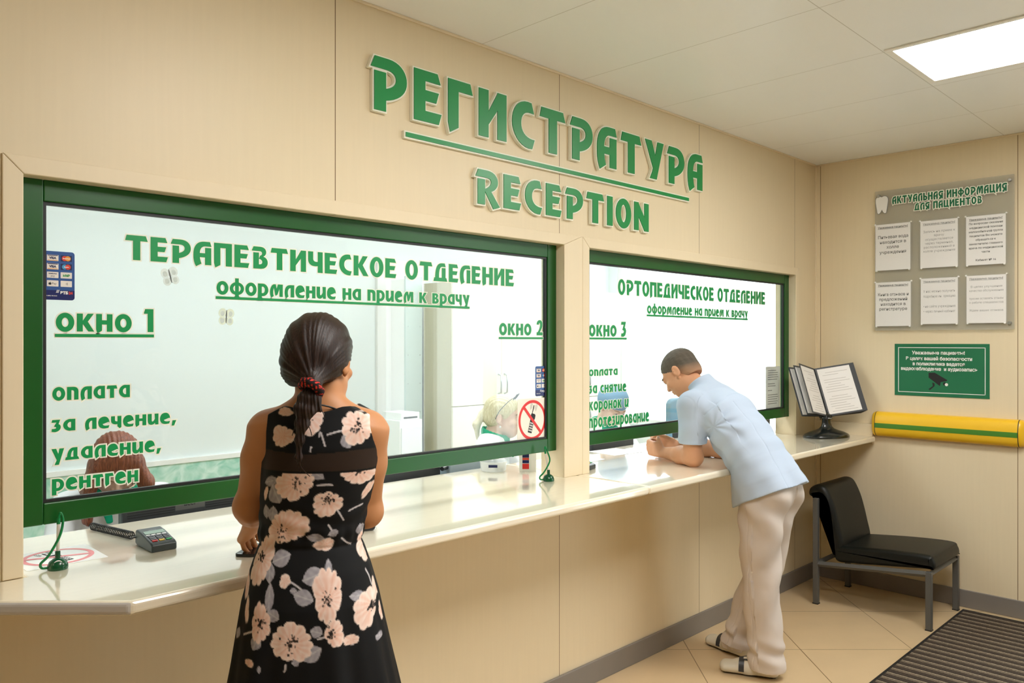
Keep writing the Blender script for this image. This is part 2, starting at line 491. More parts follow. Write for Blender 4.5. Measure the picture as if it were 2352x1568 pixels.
# counter tops
def counter(name, pts, label, cutface):
    bm = BM(); prism(bm, pts, CZ - CTR_T, CZ)
    o = obj(name, bm, [m_counter, m_cut], bevel=.010, seg=4)
    for p in o.data.polygons:
        n = p.normal
        if cutface and n.x < -.5 and n.y < -.5: p.material_index = 1
    o.modifiers['bevel'].width = .011
    return tag(o, label, 'counter', 'counter tops along the reception wall')
counter('counter_top', [(.657, 1.88), (2.672, 1.88), (2.672, 2.72), (W1[0] + .001, 2.72), (W1[0] + .001, WY - .001), (.267, WY - .001)],
        'long cream laminate counter top under the first service window, grey cut end at left', True)
counter('counter_top', [(2.674, 1.88), (WX - .03, 1.88), (WX - .03, WY - .001), (W2[1] - .001, WY - .001), (W2[1] - .001, 2.72), (2.674, 2.72)],
        'cream laminate counter top under the second service window, reaching the end wall', False)
bm = BM(); box(bm, WX - .03, WX, 1.9, WY, CZ - .05, CZ + .075); struct('trim_6', bm, m_trim, .002)

# ------------------------------------------------------------------ office behind the glass
m_marble, N, L, b = new_mat('mint_marble_panel')
tc = N.new('ShaderNodeTexCoord'); nz = N.new('ShaderNodeTexNoise'); nz.inputs['Scale'].default_value = 9; nz.inputs['Detail'].default_value = 8; nz.inputs['Distortion'].default_value = 1.6
L.new(tc.outputs['Object'], nz.inputs['Vector']); rp = N.new('ShaderNodeValToRGB')
rp.color_ramp.elements[0].color = rgb(150, 205, 186); rp.color_ramp.elements[0].position = .35
rp.color_ramp.elements[1].color = rgb(214, 236, 226); rp.color_ramp.elements[1].position = .68
L.new(nz.outputs['Fac'], rp.inputs['Fac']); L.new(rp.outputs['Color'], b.inputs['Base Color']); b.inputs['Roughness'].default_value = .3
bm = BM(); box(bm, OFL, 3.30, OFB - .02, OFB, 0, .80); struct('trim_7', bm, m_marble)
bm = BM(); box(bm, OFL, 3.30, OFB - .028, OFB, .80, .828); struct('trim_8', bm, m_white)
d = empty('door_1', (3.42, OFB, 0), kind='structure')
bm = BM(); box(bm, 0, .31, -.03, 0, 0, 2.15); obj('leaf', bm, m_white, d, bevel=.003)
bm = BM(); lathe(bm, [(0, 0), (.01, 0), (.01, .03), (.024, .04), (.026, .055), (.016, .066), (0, .068)], 16, Matrix.Translation((.23, -.03, 1.45)) @ Matrix.Rotation(PI / 2, 4, 'X'))
obj('door_knob', bm, m_steel, d, smooth=40)

m_ward = M('cream_cupboard_front', rgb(240, 238, 222), .4, vary=.012, scale=5, stretch=(10, 10, .8))
m_wardside = M('pale_wood_side', rgb(206, 200, 176), .5, vary=.04, scale=6, stretch=(10, 10, .5))
m_pgrey = M('pale_grey_panel', rgb(196, 210, 206), .45)
WFY = 4.30
def wardrobe(x0, w, label):
    t = empty('wardrobe', (x0, WFY, 0), label=label, cat='cupboard', group='cream wardrobes along the office back wall')
    bm = BM(); box(bm, 0, w - .004, .02, .33, 0, 1.97); obj('carcass', bm, m_wardside, t)
    hw = w / 2
    for k in range(2):
        for (z0, z1, nm) in ((1.073, 1.965, 'door'), (.08, 1.068, 'door')):
            bm = BM(); box(bm, k * hw + .002, (k + 1) * hw - .004, 0, .019, z0, z1)
            dr = obj(nm, bm, m_ward, t, bevel=.002)
            hx = hw - .035 if k == 0 else hw + .03
            zc = 1.22 if z0 > 1 else .92
            bm = BM(); tube(bm, [(hx, 0, zc - .075), (hx, -.028, zc - .065), (hx, -.032, zc), (hx, -.028, zc + .065), (hx, 0, zc + .075)], .0065, 8)
            obj('handle', bm, m_steel, dr, smooth=60)
    return t
wardrobe(3.70, .98, 'cream double wardrobe with steel handles behind the blonde receptionist')
wardrobe(4.69, .98, 'cream double wardrobe next to the daylight window end of the office')
# perforated rack side standing against the wardrobe
t = empty('storage_rack', (3.54, 4.64, 0), label='tall narrow rack with a pale grey drilled panel beside the wardrobe', cat='rack')
bm = BM(); box(bm, 0, .155, 0, .018, 0, 2.02); obj('side_panel', bm, m_pgrey, t, bevel=.001)
for k in range(9):
    for x in (.022, .133): bm = BM(); prism(bm, ellipse(0, 0, .004, .004, 8), 0, .001, front_frame(x, -.0005, .18 + k * .21)); obj('drill_hole', bm, m_inkgrey, t)
bm = BM(); box(bm, .004, .151, .018, .19, .02, 2.0); obj('body', bm, m_white, t)
t = empty('drawer_cabinet', (3.32, 4.42, 0), label='low white drawer cabinet in front of the white office door', cat='cabinet')
bm = BM(); box(bm, 0, .20, 0, .3, 0, .99); obj('body', bm, m_white, t, bevel=.004)
bm = BM()
for z in (.06, .36, .66): box(bm, .01, .19, -.012, 0, z, z + .28)
obj('drawer_fronts', bm, m_offwall, t, bevel=.003)
bm = BM(); box(bm, 3.35, 3.51, 4.44, 4.66, .991, 1.04); box(bm, 3.37, 3.49, 4.437, 4.44, 1.0, 1.012, 1)
tag(obj('box_file', bm, [m_white, m_dark], bevel=.003), 'small white box with dark slot on the low drawer cabinet', 'box')
# staff desks below the counter
m_desk = M('grey_desk_laminate', rgb(196, 206, 208), .35, vary=.02)
for x0, x1, lb in ((.2, 2.66, 'grey office desk behind the first service window'), (2.68, 5.1, 'grey office desk behind the second service window')):
    t = empty('office_desk', (x0, 2.42, 0), label=lb, cat='desk', group='desks behind the counter')
    bm = BM(); box(bm, 0, x1 - x0, 0, .56, .715, .74); obj('desk_top', bm, m_desk, t, bevel=.003)
    for lx in (.02, (x1 - x0) / 2, x1 - x0 - .045):
        bm = BM(); box(bm, lx, lx + .025, .05, .52, 0, .715); obj('side_panel', bm, m_desk, t)
# ------------------------------------------------------------------ the clinic's lettering: a heavy display face drawn letter by letter
def Q(*segs):
    """outline from points and ('C', c1, c2, end) curves"""
    out = []
    for s in segs:
        if s[0] == 'C': out += [tuple(p) for p in bez(out[-1], s[1], s[2], s[3], 9)[1:]]
        else: out.append(s)
    return out
def R_(x0, y0, x1, y1): return [(x0, y0), (x1, y0), (x1, y1), (x0, y1)]
def half_ring(cx, cy, rx, ry, ix, iy, a0, a1, n=22):
    return ellipse(cx, cy, rx, ry, n, a0, a1) + ellipse(cx, cy, ix, iy, n, a1, a0)
def oval(w, h, t, th, y0=0.0):
    cx, cy = w / 2, y0 + h / 2
    return [half_ring(cx, cy, w / 2, h / 2, w / 2 - t, h / 2 - th, 90, 270), half_ring(cx, cy, w / 2, h / 2, w / 2 - t, h / 2 - th, -90, 90)]
def mirror(ps, w): return [[(w - x, y) for x, y in p] for p in ps]
def shift(ps, dx): return [[(x + dx, y) for x, y in p] for p in ps]
P_bowl = Q((.08, 1), (.36, 1), ('C', (.62, 1), (.75, .83), (.75, .64)), ('C', (.75, .43), (.58, .27), (.31, .21)), (.31, .43), ('C', (.45, .48), (.52, .55), (.52, .64)), ('C', (.52, .74), (.44, .79), (.32, .79)), (0, .79))
A_arch = Q((.10, -.08), ('C', (.0, .12), (0, .28), (0, .44)), ('C', (0, .80), (.15, 1), (.42, 1)), (.64, 1), (.70, .80), (.46, .80), ('C', (.30, .80), (.24, .64), (.24, .46)), ('C', (.24, .28), (.27, .14), (.31, .05)))
H_leg = [(0, 1), (.25, 1), (.25, .04), (.05, -.08), (0, .12)]
G = {}
G['Р'] = (.75, [R_(.07, 0, .31, .73), P_bowl])
G['Е'] = (.62, [R_(0, 0, .25, 1), [(.2, 1), (.53, 1), (.60, .80), (.2, .80)], [(.2, .62), (.56, .62), (.50, .41), (.2, .41)], [(.2, .21), (.62, .21), (.56, 0), (.2, 0)]])
G['Г'] = (.60, [[(0, 1), (.54, 1), (.60, .78), (.25, .78), (.25, .04), (.05, -.08), (0, .12)]])
G['И'] = (.73, [R_(0, 0, .25, 1), R_(.49, 0, .73, 1), [(.20, .20), (.20, .46), (.50, 1), (.62, 1), (.60, .78)]])
G['С'] = (.64, [Q((.55, 1), ('C', (.2, 1.06), (0, .82), (0, .5)), ('C', (0, .2), (.26, -.06), (.57, -.02)), (.64, .19), ('C', (.40, .18), (.25, .30), (.25, .5)), ('C', (.25, .70), (.36, .81), (.62, .77)))])
G['Т'] = (.78, [[(.05, 1), (.71, 1), (.78, .78), (0, .78)], R_(.27, 0, .52, .80)])
G['А'] = (.70, [A_arch, R_(.45, 0, .69, .74), R_(.2, .32, .47, .50)])
G['У'] = (.76, [[(0, 1), (.26, 1), (.46, .50), (.36, .20)], [(.51, 1), (.76, 1), (.47, 0), (.20, 0), (.30, .20)]])
G['П'] = (.72, [[(0, 1), (.25, 1), (.25, .04), (.05, -.08), (0, .12)], R_(.47, 0, .72, 1), R_(.2, .79, .5, 1)])
G['В'] = (.72, [R_(.07, 0, .31, .73), Q((.08, 1), (.38, 1), ('C', (.66, 1), (.70, .66), (.50, .56)), ('C', (.78, .50), (.76, 0), (.40, 0)), (.28, 0), (.28, .20), (.34, .20), ('C', (.50, .20), (.50, .43), (.31, .45)), (.36, .60), ('C', (.48, .62), (.48, .80), (.34, .80)), (0, .80))])
G['Ч'] = (.70, [Q((0, 1), (.24, 1), (.24, .66), ('C', (.24, .54), (.34, .50), (.50, .53)), (.50, .32), ('C', (.20, .26), (0, .36), (0, .62))), R_(.46, 0, .70, 1)])
G['К'] = (.76, [R_(0, 0, .25, 1), [(.22, .52), (.48, 1), (.74, 1), (.46, .52), (.36, .40)], [(.30, .60), (.46, .56), (.78, 0), (.51, 0), (.22, .48)]])
G['О'] = (.74, oval(.74, 1.04, .235, .21, -.02))
G['Д'] = (.84, [[(.02, .20), (.78, .20), (.84, 0), (-.03, 0)], Q((.08, .10), ('C', (.06, .75), (.22, 1), (.50, 1)), (.68, 1), (.74, .80), (.52, .80), ('C', (.36, .80), (.30, .55), (.32, .15))), R_(.49, .1, .73, .74)])
G['Л'] = (.70, [A_arch, R_(.45, 0, .69, .74)])
G['Н'] = (.74, [H_leg, R_(.49, 0, .74, 1), R_(.2, .42, .55, .62)])
G['Ц'] = (.82, [R_(0, 0, .25, 1), R_(.46, 0, .70, 1), R_(.2, 0, .6, .20), [(.55, .20), (.80, .20), (.84, -.16), (.66, -.02), (.55, 0)]])
G['Ь'] = (.66, [R_(0, 0, .25, 1), Q((.2, .62), (.34, .62), ('C', (.78, .62), (.76, 0), (.34, 0)), (.2, 0), (.2, .19), (.30, .19), ('C', (.46, .19), (.46, .43), (.30, .43)), (.2, .43))])
R_leg = [(.30, .46), (.48, .42), (.80, -.04), (.56, -.10), (.30, .38)]
G['Я'] = (.74, mirror([R_(.07, 0, .31, .73), P_bowl, [(.26, .40), (.44, .36), (.72, 0), (.46, -.10), (.22, .30)]], .74))
G['Ф'] = (.92, oval(.92, .70, .22, .17, .16) + [R_(.34, -.05, .58, 1.05)])
G['М'] = (1.0, [Q((.10, -.08), ('C', (.0, .2), (.0, .8), (.30, 1)), (.42, 1), (.42, .9), ('C', (.26, .8), (.22, .3), (.28, .02))), [(.26, 1), (.46, 1), (.58, .34), (.48, .02), (.42, .10)], [(.60, 1), (.82, 1), (.56, .12), (.46, .12), (.46, .40)], R_(.74, 0, .98, 1), R_(.66, .8, .9, 1)])
G['R'] = (.80, [R_(.07, 0, .31, .73), Q((.08, 1), (.36, 1), ('C', (.62, 1), (.75, .86), (.75, .70)), ('C', (.75, .56), (.66, .46), (.52, .40)), (.82, -.02), (.60, -.10), (.28, .44), ('C', (.45, .50), (.52, .60), (.52, .68)), ('C', (.52, .76), (.44, .79), (.32, .79)), (0, .79))])
G['N'] = (.74, [R_(0, 0, .22, 1), R_(.52, 0, .74, 1), [(.0, 1), (.2, 1), (.60, .36), (.60, 0), (.52, .02), (.14, .62)]])
G['I'] = (.25, [R_(0, 0, .25, 1)])
G['1'] = (.42, [R_(.17, 0, .42, 1), [(.06, 1), (.2, 1), (.2, .80), (0, .80)]])
G['2'] = (.60, [Q((.0, .72), ('C', (.02, 1.10), (.60, 1.12), (.58, .70)), ('C', (.57, .5), (.42, .36), (.32, .2)), (.0, .12), ('C', (.2, .3), (.34, .5), (.34, .68)), ('C', (.34, .86), (.22, .86), (.21, .70))), [(0, .2), (.60, .2), (.60, 0), (0, 0)]])
G['3'] = (.60, [Q((.04, 1), (.56, 1), (.42, .60), ('C', (.66, .55), (.64, 0), (.22, -.03)), (.0, .0), (.03, .2), ('C', (.36, .16), (.42, .42), (.14, .44)), (.30, .80), (.0, .80))])
G[','] = (.26, [[(.06, .2), (.30, .2), (.16, -.16), (0, -.16)]])
X = .74   # height of the small letters
def lower_a():
    return (.66, [half_ring(.40, X / 2, .40, X / 2 + .01, .17, X / 2 - .18, 90, 270), R_(.38, 0, .66, X)[:0] or R_(.40, 0, .66, .19), R_(.40, X - .19, .66, X), R_(.43, 0, .66, X)])
G['а'] = lower_a()
G['о'] = (.70, oval(.70, X + .04, .22, .20, -.02))
G['п'] = (.64, [Q((0, X), (.34, X), ('C', (.56, X), (.64, .62), (.64, .46)), (.64, 0), (.40, 0), (.40, .42), ('C', (.40, .54), (.32, .55), (.24, .55)), (.24, 0), (0, 0))])
G['л'] = (.66, [Q((.10, -.08), ('C', (-.06, .24), (.0, X), (.38, X)), (.66, X), (.66, 0), (.42, 0), (.42, .55), ('C', (.24, .56), (.18, .28), (.28, .04)))])
G['т'] = (.64, [[(.05, X), (.58, X), (.64, X - .2), (0, X - .2)], R_(.20, 0, .44, X - .15)])
G['з'] = (.52, [Q((.04, X), (.46, X), (.37, .46), ('C', (.58, .40), (.52, .0), (.2, -.03)), (.0, .0), (.02, .18), ('C', (.30, .14), (.32, .30), (.12, .32)), (.26, .57), (.0, .57))])
G['е'] = (.64, [Q((.64, .34), ('C', (.64, .6), (.52, .76), (.34, .76)), ('C', (.12, .76), (0, .58), (0, .36)), ('C', (0, .10), (.16, -.04), (.40, -.02)), (.58, 0), (.64, .18), ('C', (.40, .12), (.26, .18), (.25, .27)), (.60, .40)), Q((.25, .34), (.43, .44), ('C', (.44, .62), (.25, .62), (.25, .34)))])
G['ч'] = (.60, [Q((0, X), (.22, X), (.22, .50), ('C', (.22, .40), (.30, .38), (.42, .40)), (.42, .22), ('C', (.16, .16), (0, .24), (0, .46))), [(.37, X), (.60, X), (.60, 0), (.50, -.08), (.37, .06)]])
G['н'] = (.66, [[(0, X), (.23, X), (.23, .04), (.05, -.08), (0, .10)], R_(.43, 0, .66, X), R_(.2, .30, .46, .48)])
G['и'] = (.66, [Q((0, X), (.24, X), (.24, .30), ('C', (.24, .16), (.34, .18), (.44, .40)), (.42, X), (.66, X), (.66, 0), (.46, 0), (.44, .12), ('C', (.34, -.06), (0, -.08), (0, .26)))])
G['у'] = (.68, [[(0, X), (.25, X), (.42, .26), (.30, .02)], [(.43, X), (.68, X), (.40, -.24), (.16, -.24), (.30, .06)]])
G['д'] = (.74, [[(.0, .17), (.68, .17), (.74, 0), (-.04, 0)], Q((.06, .1), ('C', (.06, .5), (.22, X), (.42, X)), (.64, X), (.64, .1), (.42, .1), (.42, .56), ('C', (.32, .54), (.26, .34), (.28, .1)))])
G['р'] = (.66, [R_(0, -.24, .24, X), half_ring(.30, X / 2, .36, X / 2, .14, X / 2 - .18, -90, 90), R_(.2, X - .18, .31, X), R_(.2, 0, .31, .18)])
G['г'] = (.50, [[(0, X), (.45, X), (.50, X - .2), (.24, X - .2), (.24, .04), (.05, -.08), (0, .10)]])
G['ф'] = (.86, oval(.86, X, .20, .17) + [R_(.32, -.20, .54, .96)])
G['м'] = (.88, [Q((.10, -.07), ('C', (-.04, .2), (.0, .6), (.26, X)), (.42, X), ('C', (.20, .5), (.20, .2), (.27, .03))), [(.24, X), (.40, X), (.50, .30), (.42, .04), (.36, .10)], [(.54, X), (.74, X), (.50, .10), (.40, .10), (.40, .30)], R_(.64, 0, .86, X), R_(.58, X - .14, .8, X)])
G['к'] = (.66, [R_(0, 0, .23, X), [(.2, .40), (.42, X), (.66, X), (.42, .40), (.32, .30)], [(.26, .46), (.42, .42), (.68, 0), (.45, 0), (.2, .36)]])
G['в'] = (.60, [Q((0, 0), (0, X), (.30, X), ('C', (.58, X), (.58, .46), (.42, .40)), ('C', (.66, .34), (.62, 0), (.30, 0))) + [], ])
G['в'] = (.60, [R_(0, 0, .23, X), Q((.2, X), (.30, X), ('C', (.60, X), (.58, .46), (.42, .40)), ('C', (.68, .34), (.64, 0), (.30, 0)), (.2, 0), (.2, .16), (.28, .16), ('C', (.40, .16), (.40, .31), (.28, .31)), (.2, .31), (.2, .45), (.27, .45), ('C', (.36, .45), (.36, .59), (.27, .59)), (.2, .59))])
G['с'] = (.56, [Q((.50, X), ('C', (.2, .80), (0, .62), (0, .37)), ('C', (0, .12), (.22, -.05), (.52, 0)), (.56, .19), ('C', (.36, .14), (.23, .22), (.23, .37)), ('C', (.23, .52), (.34, .60), (.55, .56)))])
G['я'] = (.62, [[(.39, X), (.62, X), (.62, 0), (.39, 0)], half_ring(.34, X - .24, .34, .24, .13, .08, 90, 270), R_(.33, X - .16, .45, X), R_(.33, X - .48, .45, X - .32), [(.22, .36), (.42, .36), (.26, -.02), (.04, -.02), (.0, .0)]])
G['й'] = G['и']

def offset_poly(pts, d):
    """grow a simple polygon outward by d (mitred, limited)"""
    n = len(pts); a = sum(pts[i][0] * pts[(i + 1) % n][1] - pts[(i + 1) % n][0] * pts[i][1] for i in range(n))
    if a < 0: pts = pts[::-1]
    clean = [p for i, p in enumerate(pts) if math.hypot(p[0] - pts[i - 1][0], p[1] - pts[i - 1][1]) > 1e-6]
    n = len(clean); out = []
    for i in range(n):
        p0, p1, p2 = clean[i - 1], clean[i], clean[(i + 1) % n]
        def nrm(a, b):
            l = math.hypot(b[0] - a[0], b[1] - a[1]); return ((b[1] - a[1]) / l, -(b[0] - a[0]) / l)
        n1, n2 = nrm(p0, p1), nrm(p1, p2)
        bx, by = n1[0] + n2[0], n1[1] + n2[1]; l2 = bx * bx + by * by
        if l2 < 0.35: k = d / math.sqrt(max(l2, 1e-9)) * 1.3
        else: k = 2 * d / l2
        out.append((p1[0] + bx * k, p1[1] + by * k))
    return out
def extrude_union(bm, polys, T, z0, z1, mi=0):
    """union of overlapping polygons as a solid plate between z0 and z1"""
    vs, fs = [], []
    for p in polys:
        a = sum(p[i][0] * p[(i + 1) % len(p)][1] - p[(i + 1) % len(p)][0] * p[i][1] for i in range(len(p)))
        q = p if a > 0 else p[::-1]
        b = len(vs); vs += [Vector(x) for x in q]; fs.append(list(range(b, b + len(q))))
    V, E, Fc, ov, oe, of = delaunay_2d_cdt(vs, [], fs, 0, 1e-5)
    Fc = [f for f, o in zip(Fc, of) if o]
    top = [bm.verts.new(T @ Vector((v.x, v.y, z1))) for v in V]
    bot = [bm.verts.new(T @ Vector((v.x, v.y, z0))) for v in V]
    cnt = {}
    for f in Fc:
        try: g = bm.faces.new([top[i] for i in f]); g.material_index = mi
        except ValueError: continue
        for i in range(len(f)):
            e = (f[i], f[(i + 1) % len(f)]); cnt[e] = cnt.get(e, 0) + 1
    for (a, b) in list(cnt):
        if (b, a) not in cnt:
            g = bm.faces.new((top[b], top[a], bot[a], bot[b])); g.material_index = mi
    for v in top + bot:
        if not v.link_faces: bm.verts.remove(v)
def layout(s, gap=.10, space=.42):
    """glyph pieces for a string at height 1; returns pieces per letter and total width"""
    x = 0; out = []
    for ch in s:
        if ch == ' ': x += space; continue
        w, ps = G[ch]; out.append((ch, x, w, ps)); x += w + gap
    return out, x - gap
def scaled(ps, x, kx, ky, x0, y0): return [[(x0 + (px + x) * kx, y0 + py * ky) for px, py in p] for p in ps]

# the raised sign over the windows: every letter is screwed to the wall by itself
E = [('Е', 'E'), ('С', 'C'), ('Р', 'P'), ('Т', 'T'), ('О', 'O')]
for c, l in E: G[l] = G[c]
def sign_word(word, xa, xb, zbase, h, ords, what, grp, lines=None):
    ls, W = layout(word, .16)
    k = (xb - xa) / W
    seen = {}
    for i, (ch, x, w, ps) in enumerate(ls):
        t = empty('sign_letter', (xa + x * k, WY, zbase), label='%s green letter %s on white backing, %s in the sign %s' % (what, ch, ords[i], word), cat='letter', group=grp)
        f = front_frame(0, 0, 0)
        P = scaled(ps, 0, k, h, 0, 0)
        bm = BM(); extrude_union(bm, [offset_poly(p, .0055) for p in P], f, .001, .017); obj('backing', bm, m_letterback, t)
        bm = BM(); extrude_union(bm, P, f, .0175, .0205); obj('face', bm, m_signgreen, t)
ORD = ['first', 'second', 'third', 'fourth', 'fifth', 'sixth', 'seventh', 'eighth', 'ninth', 'tenth', 'eleventh']
a = onY(852, 249, WY - .02); b_ = onY(1614, 437, WY - .02); top = onY(852, 125, WY - .02)
sign_word('РЕГИСТРАТУРА', a.x, b_.x, a.z + .002, top.z - a.z, ORD + ['twelfth'], 'large', 'raised letters of the upper sign word')
a = onY(1093, 466, WY - .02); b_ = onY(1490, 531, WY - .02); top = onY(1093, 386, WY - .02)
sign_word('RECEPTION', a.x, b_.x, a.z, top.z - a.z, ORD, 'smaller', 'raised letters of the lower sign word')
a = onY(932, 308, WY - .015); b_ = onY(1582, 457, WY - .015)
t = empty('sign_underline', (a.x, WY, a.z), label='long thin raised green bar underlining the upper sign word', cat='sign')
bm = BM(); extrude_union(bm, [R_(-.006, -.0135, b_.x - a.x + .006, .0135)], front_frame(0, 0, 0), .001, .014); obj('backing', bm, m_letterback, t)
bm = BM(); extrude_union(bm, [R_(0, -.008, b_.x - a.x, .008)], front_frame(0, 0, 0), .0145, .017); obj('face', bm, m_signgreen, t)

# vinyl lettering on the panes
def vinyl(text, x0, x1, zb, h, label, under=None, gap=.10, edge=.0036, group=None, space=.42):
    t = empty('vinyl_lettering', (x0, GY, zb), label=label, cat='lettering', group=group)
    ls, W = layout(text, gap, space); k = (x1 - x0) / W
    f = front_frame(0, 0, 0)
    bm = BM(); outl = []; nwords = text.count(' ') + 1; word = 0; pos = [i for i, c in enumerate(text) if c == ' ']
    def flush(bm, outl, nm):
        bb = BM(); extrude_union(bb, outl, f, .0004, .0010)
        w = obj_flat(nm, bm, m_letter, t); obj_flat('outline', bb, m_letterback, w)
    groups = []; i = 0
    for wd in text.split(' '):
        groups.append(ls[i:i + len(wd)]); i += len(wd)
    for g in groups:
        bm = BM(); outl = []
        for ch, x, w, ps in g:
            P = scaled(ps, x, k, h, 0, 0)
            extrude_union(bm, P, f, .0012, .0016)
            outl += [offset_poly(p, edge) for p in P]
        flush(bm, outl, 'word')
    if under:
        bm = BM(); P = [R_(under[0] - x0, -under[2], under[1] - x0, -under[2] + .008)]
        extrude_union(bm, P, f, .0017, .0020); flush(bm, [offset_poly(p, edge * .8) for p in P], 'underline')
    return t
def line(text, ul, vl, ur, vr, vtop, label, under=None, cap=1.0, **k):
    a = onY(ul, vl, GY); b = onY(ur, vr, GY); tp = onY(ul, vtop, GY)
    z = (a.z + b.z) / 2; h = (tp.z - a.z) / cap
    if under: under = (onY(under[0], 700, GY).x, onY(under[1], 700, GY).x, z - onY(under[0], under[2], GY).z + .004)
    return vinyl(text, a.x, b.x, z, h, label, under, **k)
line('ТЕРАПЕВТИЧЕСКОЕ ОТДЕЛЕНИЕ', 287, 598, 1180, 656, 541, 'green vinyl heading line across the top of the first window')
line('оформление на прием к врачу', 497, 676, 1078, 700, 646, 'smaller underlined green line below the heading of the first window', under=(495, 1078, 683), cap=X, gap=.085, edge=.0026)
line('окно 1', 128, 761, 352, 762, 719, 'green underlined words окно 1 at the left of the first window', under=(126, 353, 770), cap=X)
line('оплата', 120, 919, 298, 912, 889, 'green word оплата, top line of the list low in the first window', cap=X)
line('за лечение,', 118, 987, 403, 975, 960, 'green words за лечение, second line of the list low in the first window', cap=X)
line('удаление,', 118, 1054, 368, 1040, 1026, 'green word удаление, third line of the list low in the first window', cap=X)
line('рентген', 119, 1125, 317, 1108, 1097, 'green word рентген, bottom line of the list low in the first window', cap=X)
line('окно 2', 1146, 769, 1246, 770, 742, 'green underlined words окно 2 at the right of the first window', under=(1145, 1247, 776), cap=X, edge=.0026)
line('ОРТОПЕДИЧЕСКОЕ ОТДЕЛЕНИЕ', 1419, 676, 1757, 699, 641, 'green vinyl heading line across the top of the second window')
line('оформление на прием к врачу', 1486, 720, 1717, 729, 702, 'smaller underlined green line below the heading of the second window', under=(1485, 1717, 724), cap=X, gap=.085, edge=.0026)
line('окно 3', 1352, 771, 1438, 773, 745, 'green underlined words окно 3 at the left of the second window', under=(1350, 1439, 777), cap=X, edge=.0026)
line('оплата', 1352, 863, 1418, 861, 848, 'green word оплата, top line of the list low in the second window', cap=X, edge=.0026)
line('за снятие', 1352, 902, 1438, 899, 884, 'green words за снятие, second line of the list low in the second window', cap=X, edge=.0026)
line('коронок и', 1352, 941, 1443, 936, 921, 'green words коронок и, third line of the list low in the second window', cap=X, edge=.0026)
line('протезирование', 1352, 980, 1490, 969, 958, 'green word протезирование, bottom line of the list low in the second window', cap=X, edge=.0026)
# ------------------------------------------------------------------ end wall: information board, sign, rail
m_acryl, N, L, b = new_mat('clear_acrylic_board')
out = N['Material Output']
b.inputs['Base Color'].default_value = rgb(200, 194, 184); b.inputs['Roughness'].default_value = .12
tr = N.new('ShaderNodeBsdfTransparent'); tr.inputs['Color'].default_value = (.93, .95, .95, 1)
mx = N.new('ShaderNodeMixShader'); mx.inputs[0].default_value = .28
L.new(tr.outputs[0], mx.inputs[1]); L.new(b.outputs[0], mx.inputs[2]); L.new(mx.outputs[0], out.inputs['Surface'])
BX = WX - .022
def bl(u, v, X=BX):
    p = onX(u, v, X); return (-p.y, p.z)        # board plane: right is -Y
ax0, az1 = bl(2010, 441); ax1, az1b = bl(2330, 399); ax0b, az0 = bl(2001, 752); ax1b, az0b = bl(2330, 764)
bx0, bx1, bz1, bz0 = ax0, ax1, (az1 + az1b) / 2, (az0 + az0b) / 2
T0 = plane_frame((BX, 0, 0), (0, -1, 0), (0, 0, 1))
info = empty('information_board', (WX, -(bx0 + bx1) / 2, bz0), label='clear acrylic information board with green heading on the end wall', cat='board')
inv = Matrix.Translation(info.location).inverted()
TB = inv @ T0
bm = BM(); prism(bm, rrect(bx0, bz0, bx1, bz1, .004), -.002, .002, TB); obj('panel', bm, m_acryl, info)
for (x, z) in ((bx0 + .022, bz1 - .03), (bx1 - .022, bz1 - .03), (bx0 + .022, bz0 + .035), (bx1 - .022, bz0 + .035)):
    bm = BM(); lathe(bm, [(.006, -.022), (.006, .002), (.010, .0025), (.010, .007), (.007, .010), (0, .0105)], 16, TB @ Matrix.Translation((x, z, 0)))
    obj('standoff_screw', bm, m_steel, info, smooth=40)
def heading(text, ul, vl, ur, vr, vtop):
    xa, za = bl(ul, vl); xb, zb = bl(ur, vr); xt, zt = bl(ul, vtop)
    ls, W = layout(text, .12); k = (xb - xa) / W; h = zt - za; z0 = (za + zb) / 2
    for wd in range(text.count(' ') + 1):
        i0 = sum(len(x) for x in text.split(' ')[:wd]); g = ls[i0:i0 + len(text.split(' ')[wd])]
        bm = BM(); bb = BM(); ol = []
        for ch, x, w, ps in g:
            P = scaled(ps, x, k, h, xa, z0); extrude_union(bm, P, TB, .0045, .0050); ol += [offset_poly(p, .0045) for p in P]
        extrude_union(bb, ol, TB, .0025, .0040)
        w_ = obj_flat('heading_word', bm, M('dark_green_vinyl', rgb(0, 104, 66), .4), info); obj_flat('outline', bb, m_letterback, w_)
heading('АКТУАЛЬНАЯ ИНФОРМАЦИЯ', 2050, 469, 2314, 438, 452)
heading('ДЛЯ ПАЦИЕНТОВ', 2101, 482, 2256, 468, 466)
# plain tooth pictogram
tx, tz = bl(2026, 470)
tooth = Q((0, .045), ('C', (.014, .056), (.040, .052), (.036, .018)), ('C', (.034, -.006), (.030, -.02), (.026, -.05)), ('C', (.02, -.06), (.01, -.056), (.0, -.030)), ('C', (-.01, -.056), (-.02, -.06), (-.026, -.05)), ('C', (-.030, -.02), (-.034, -.006), (-.036, .018)), ('C', (-.040, .052), (-.014, .056), (0, .045)))[:-1]
bm = BM(); extrude_union(bm, [[(tx + x, tz + y) for x, y in offset_poly(tooth, .003)]], TB, .002, .0030); tp = obj_flat('tooth_pictogram', bm, m_inkgrey, info)
bm = BM(); extrude_union(bm, [[(tx + x, tz + y) for x, y in tooth]], TB, .0032, .0045); obj_flat('tooth_face', bm, m_white, tp)
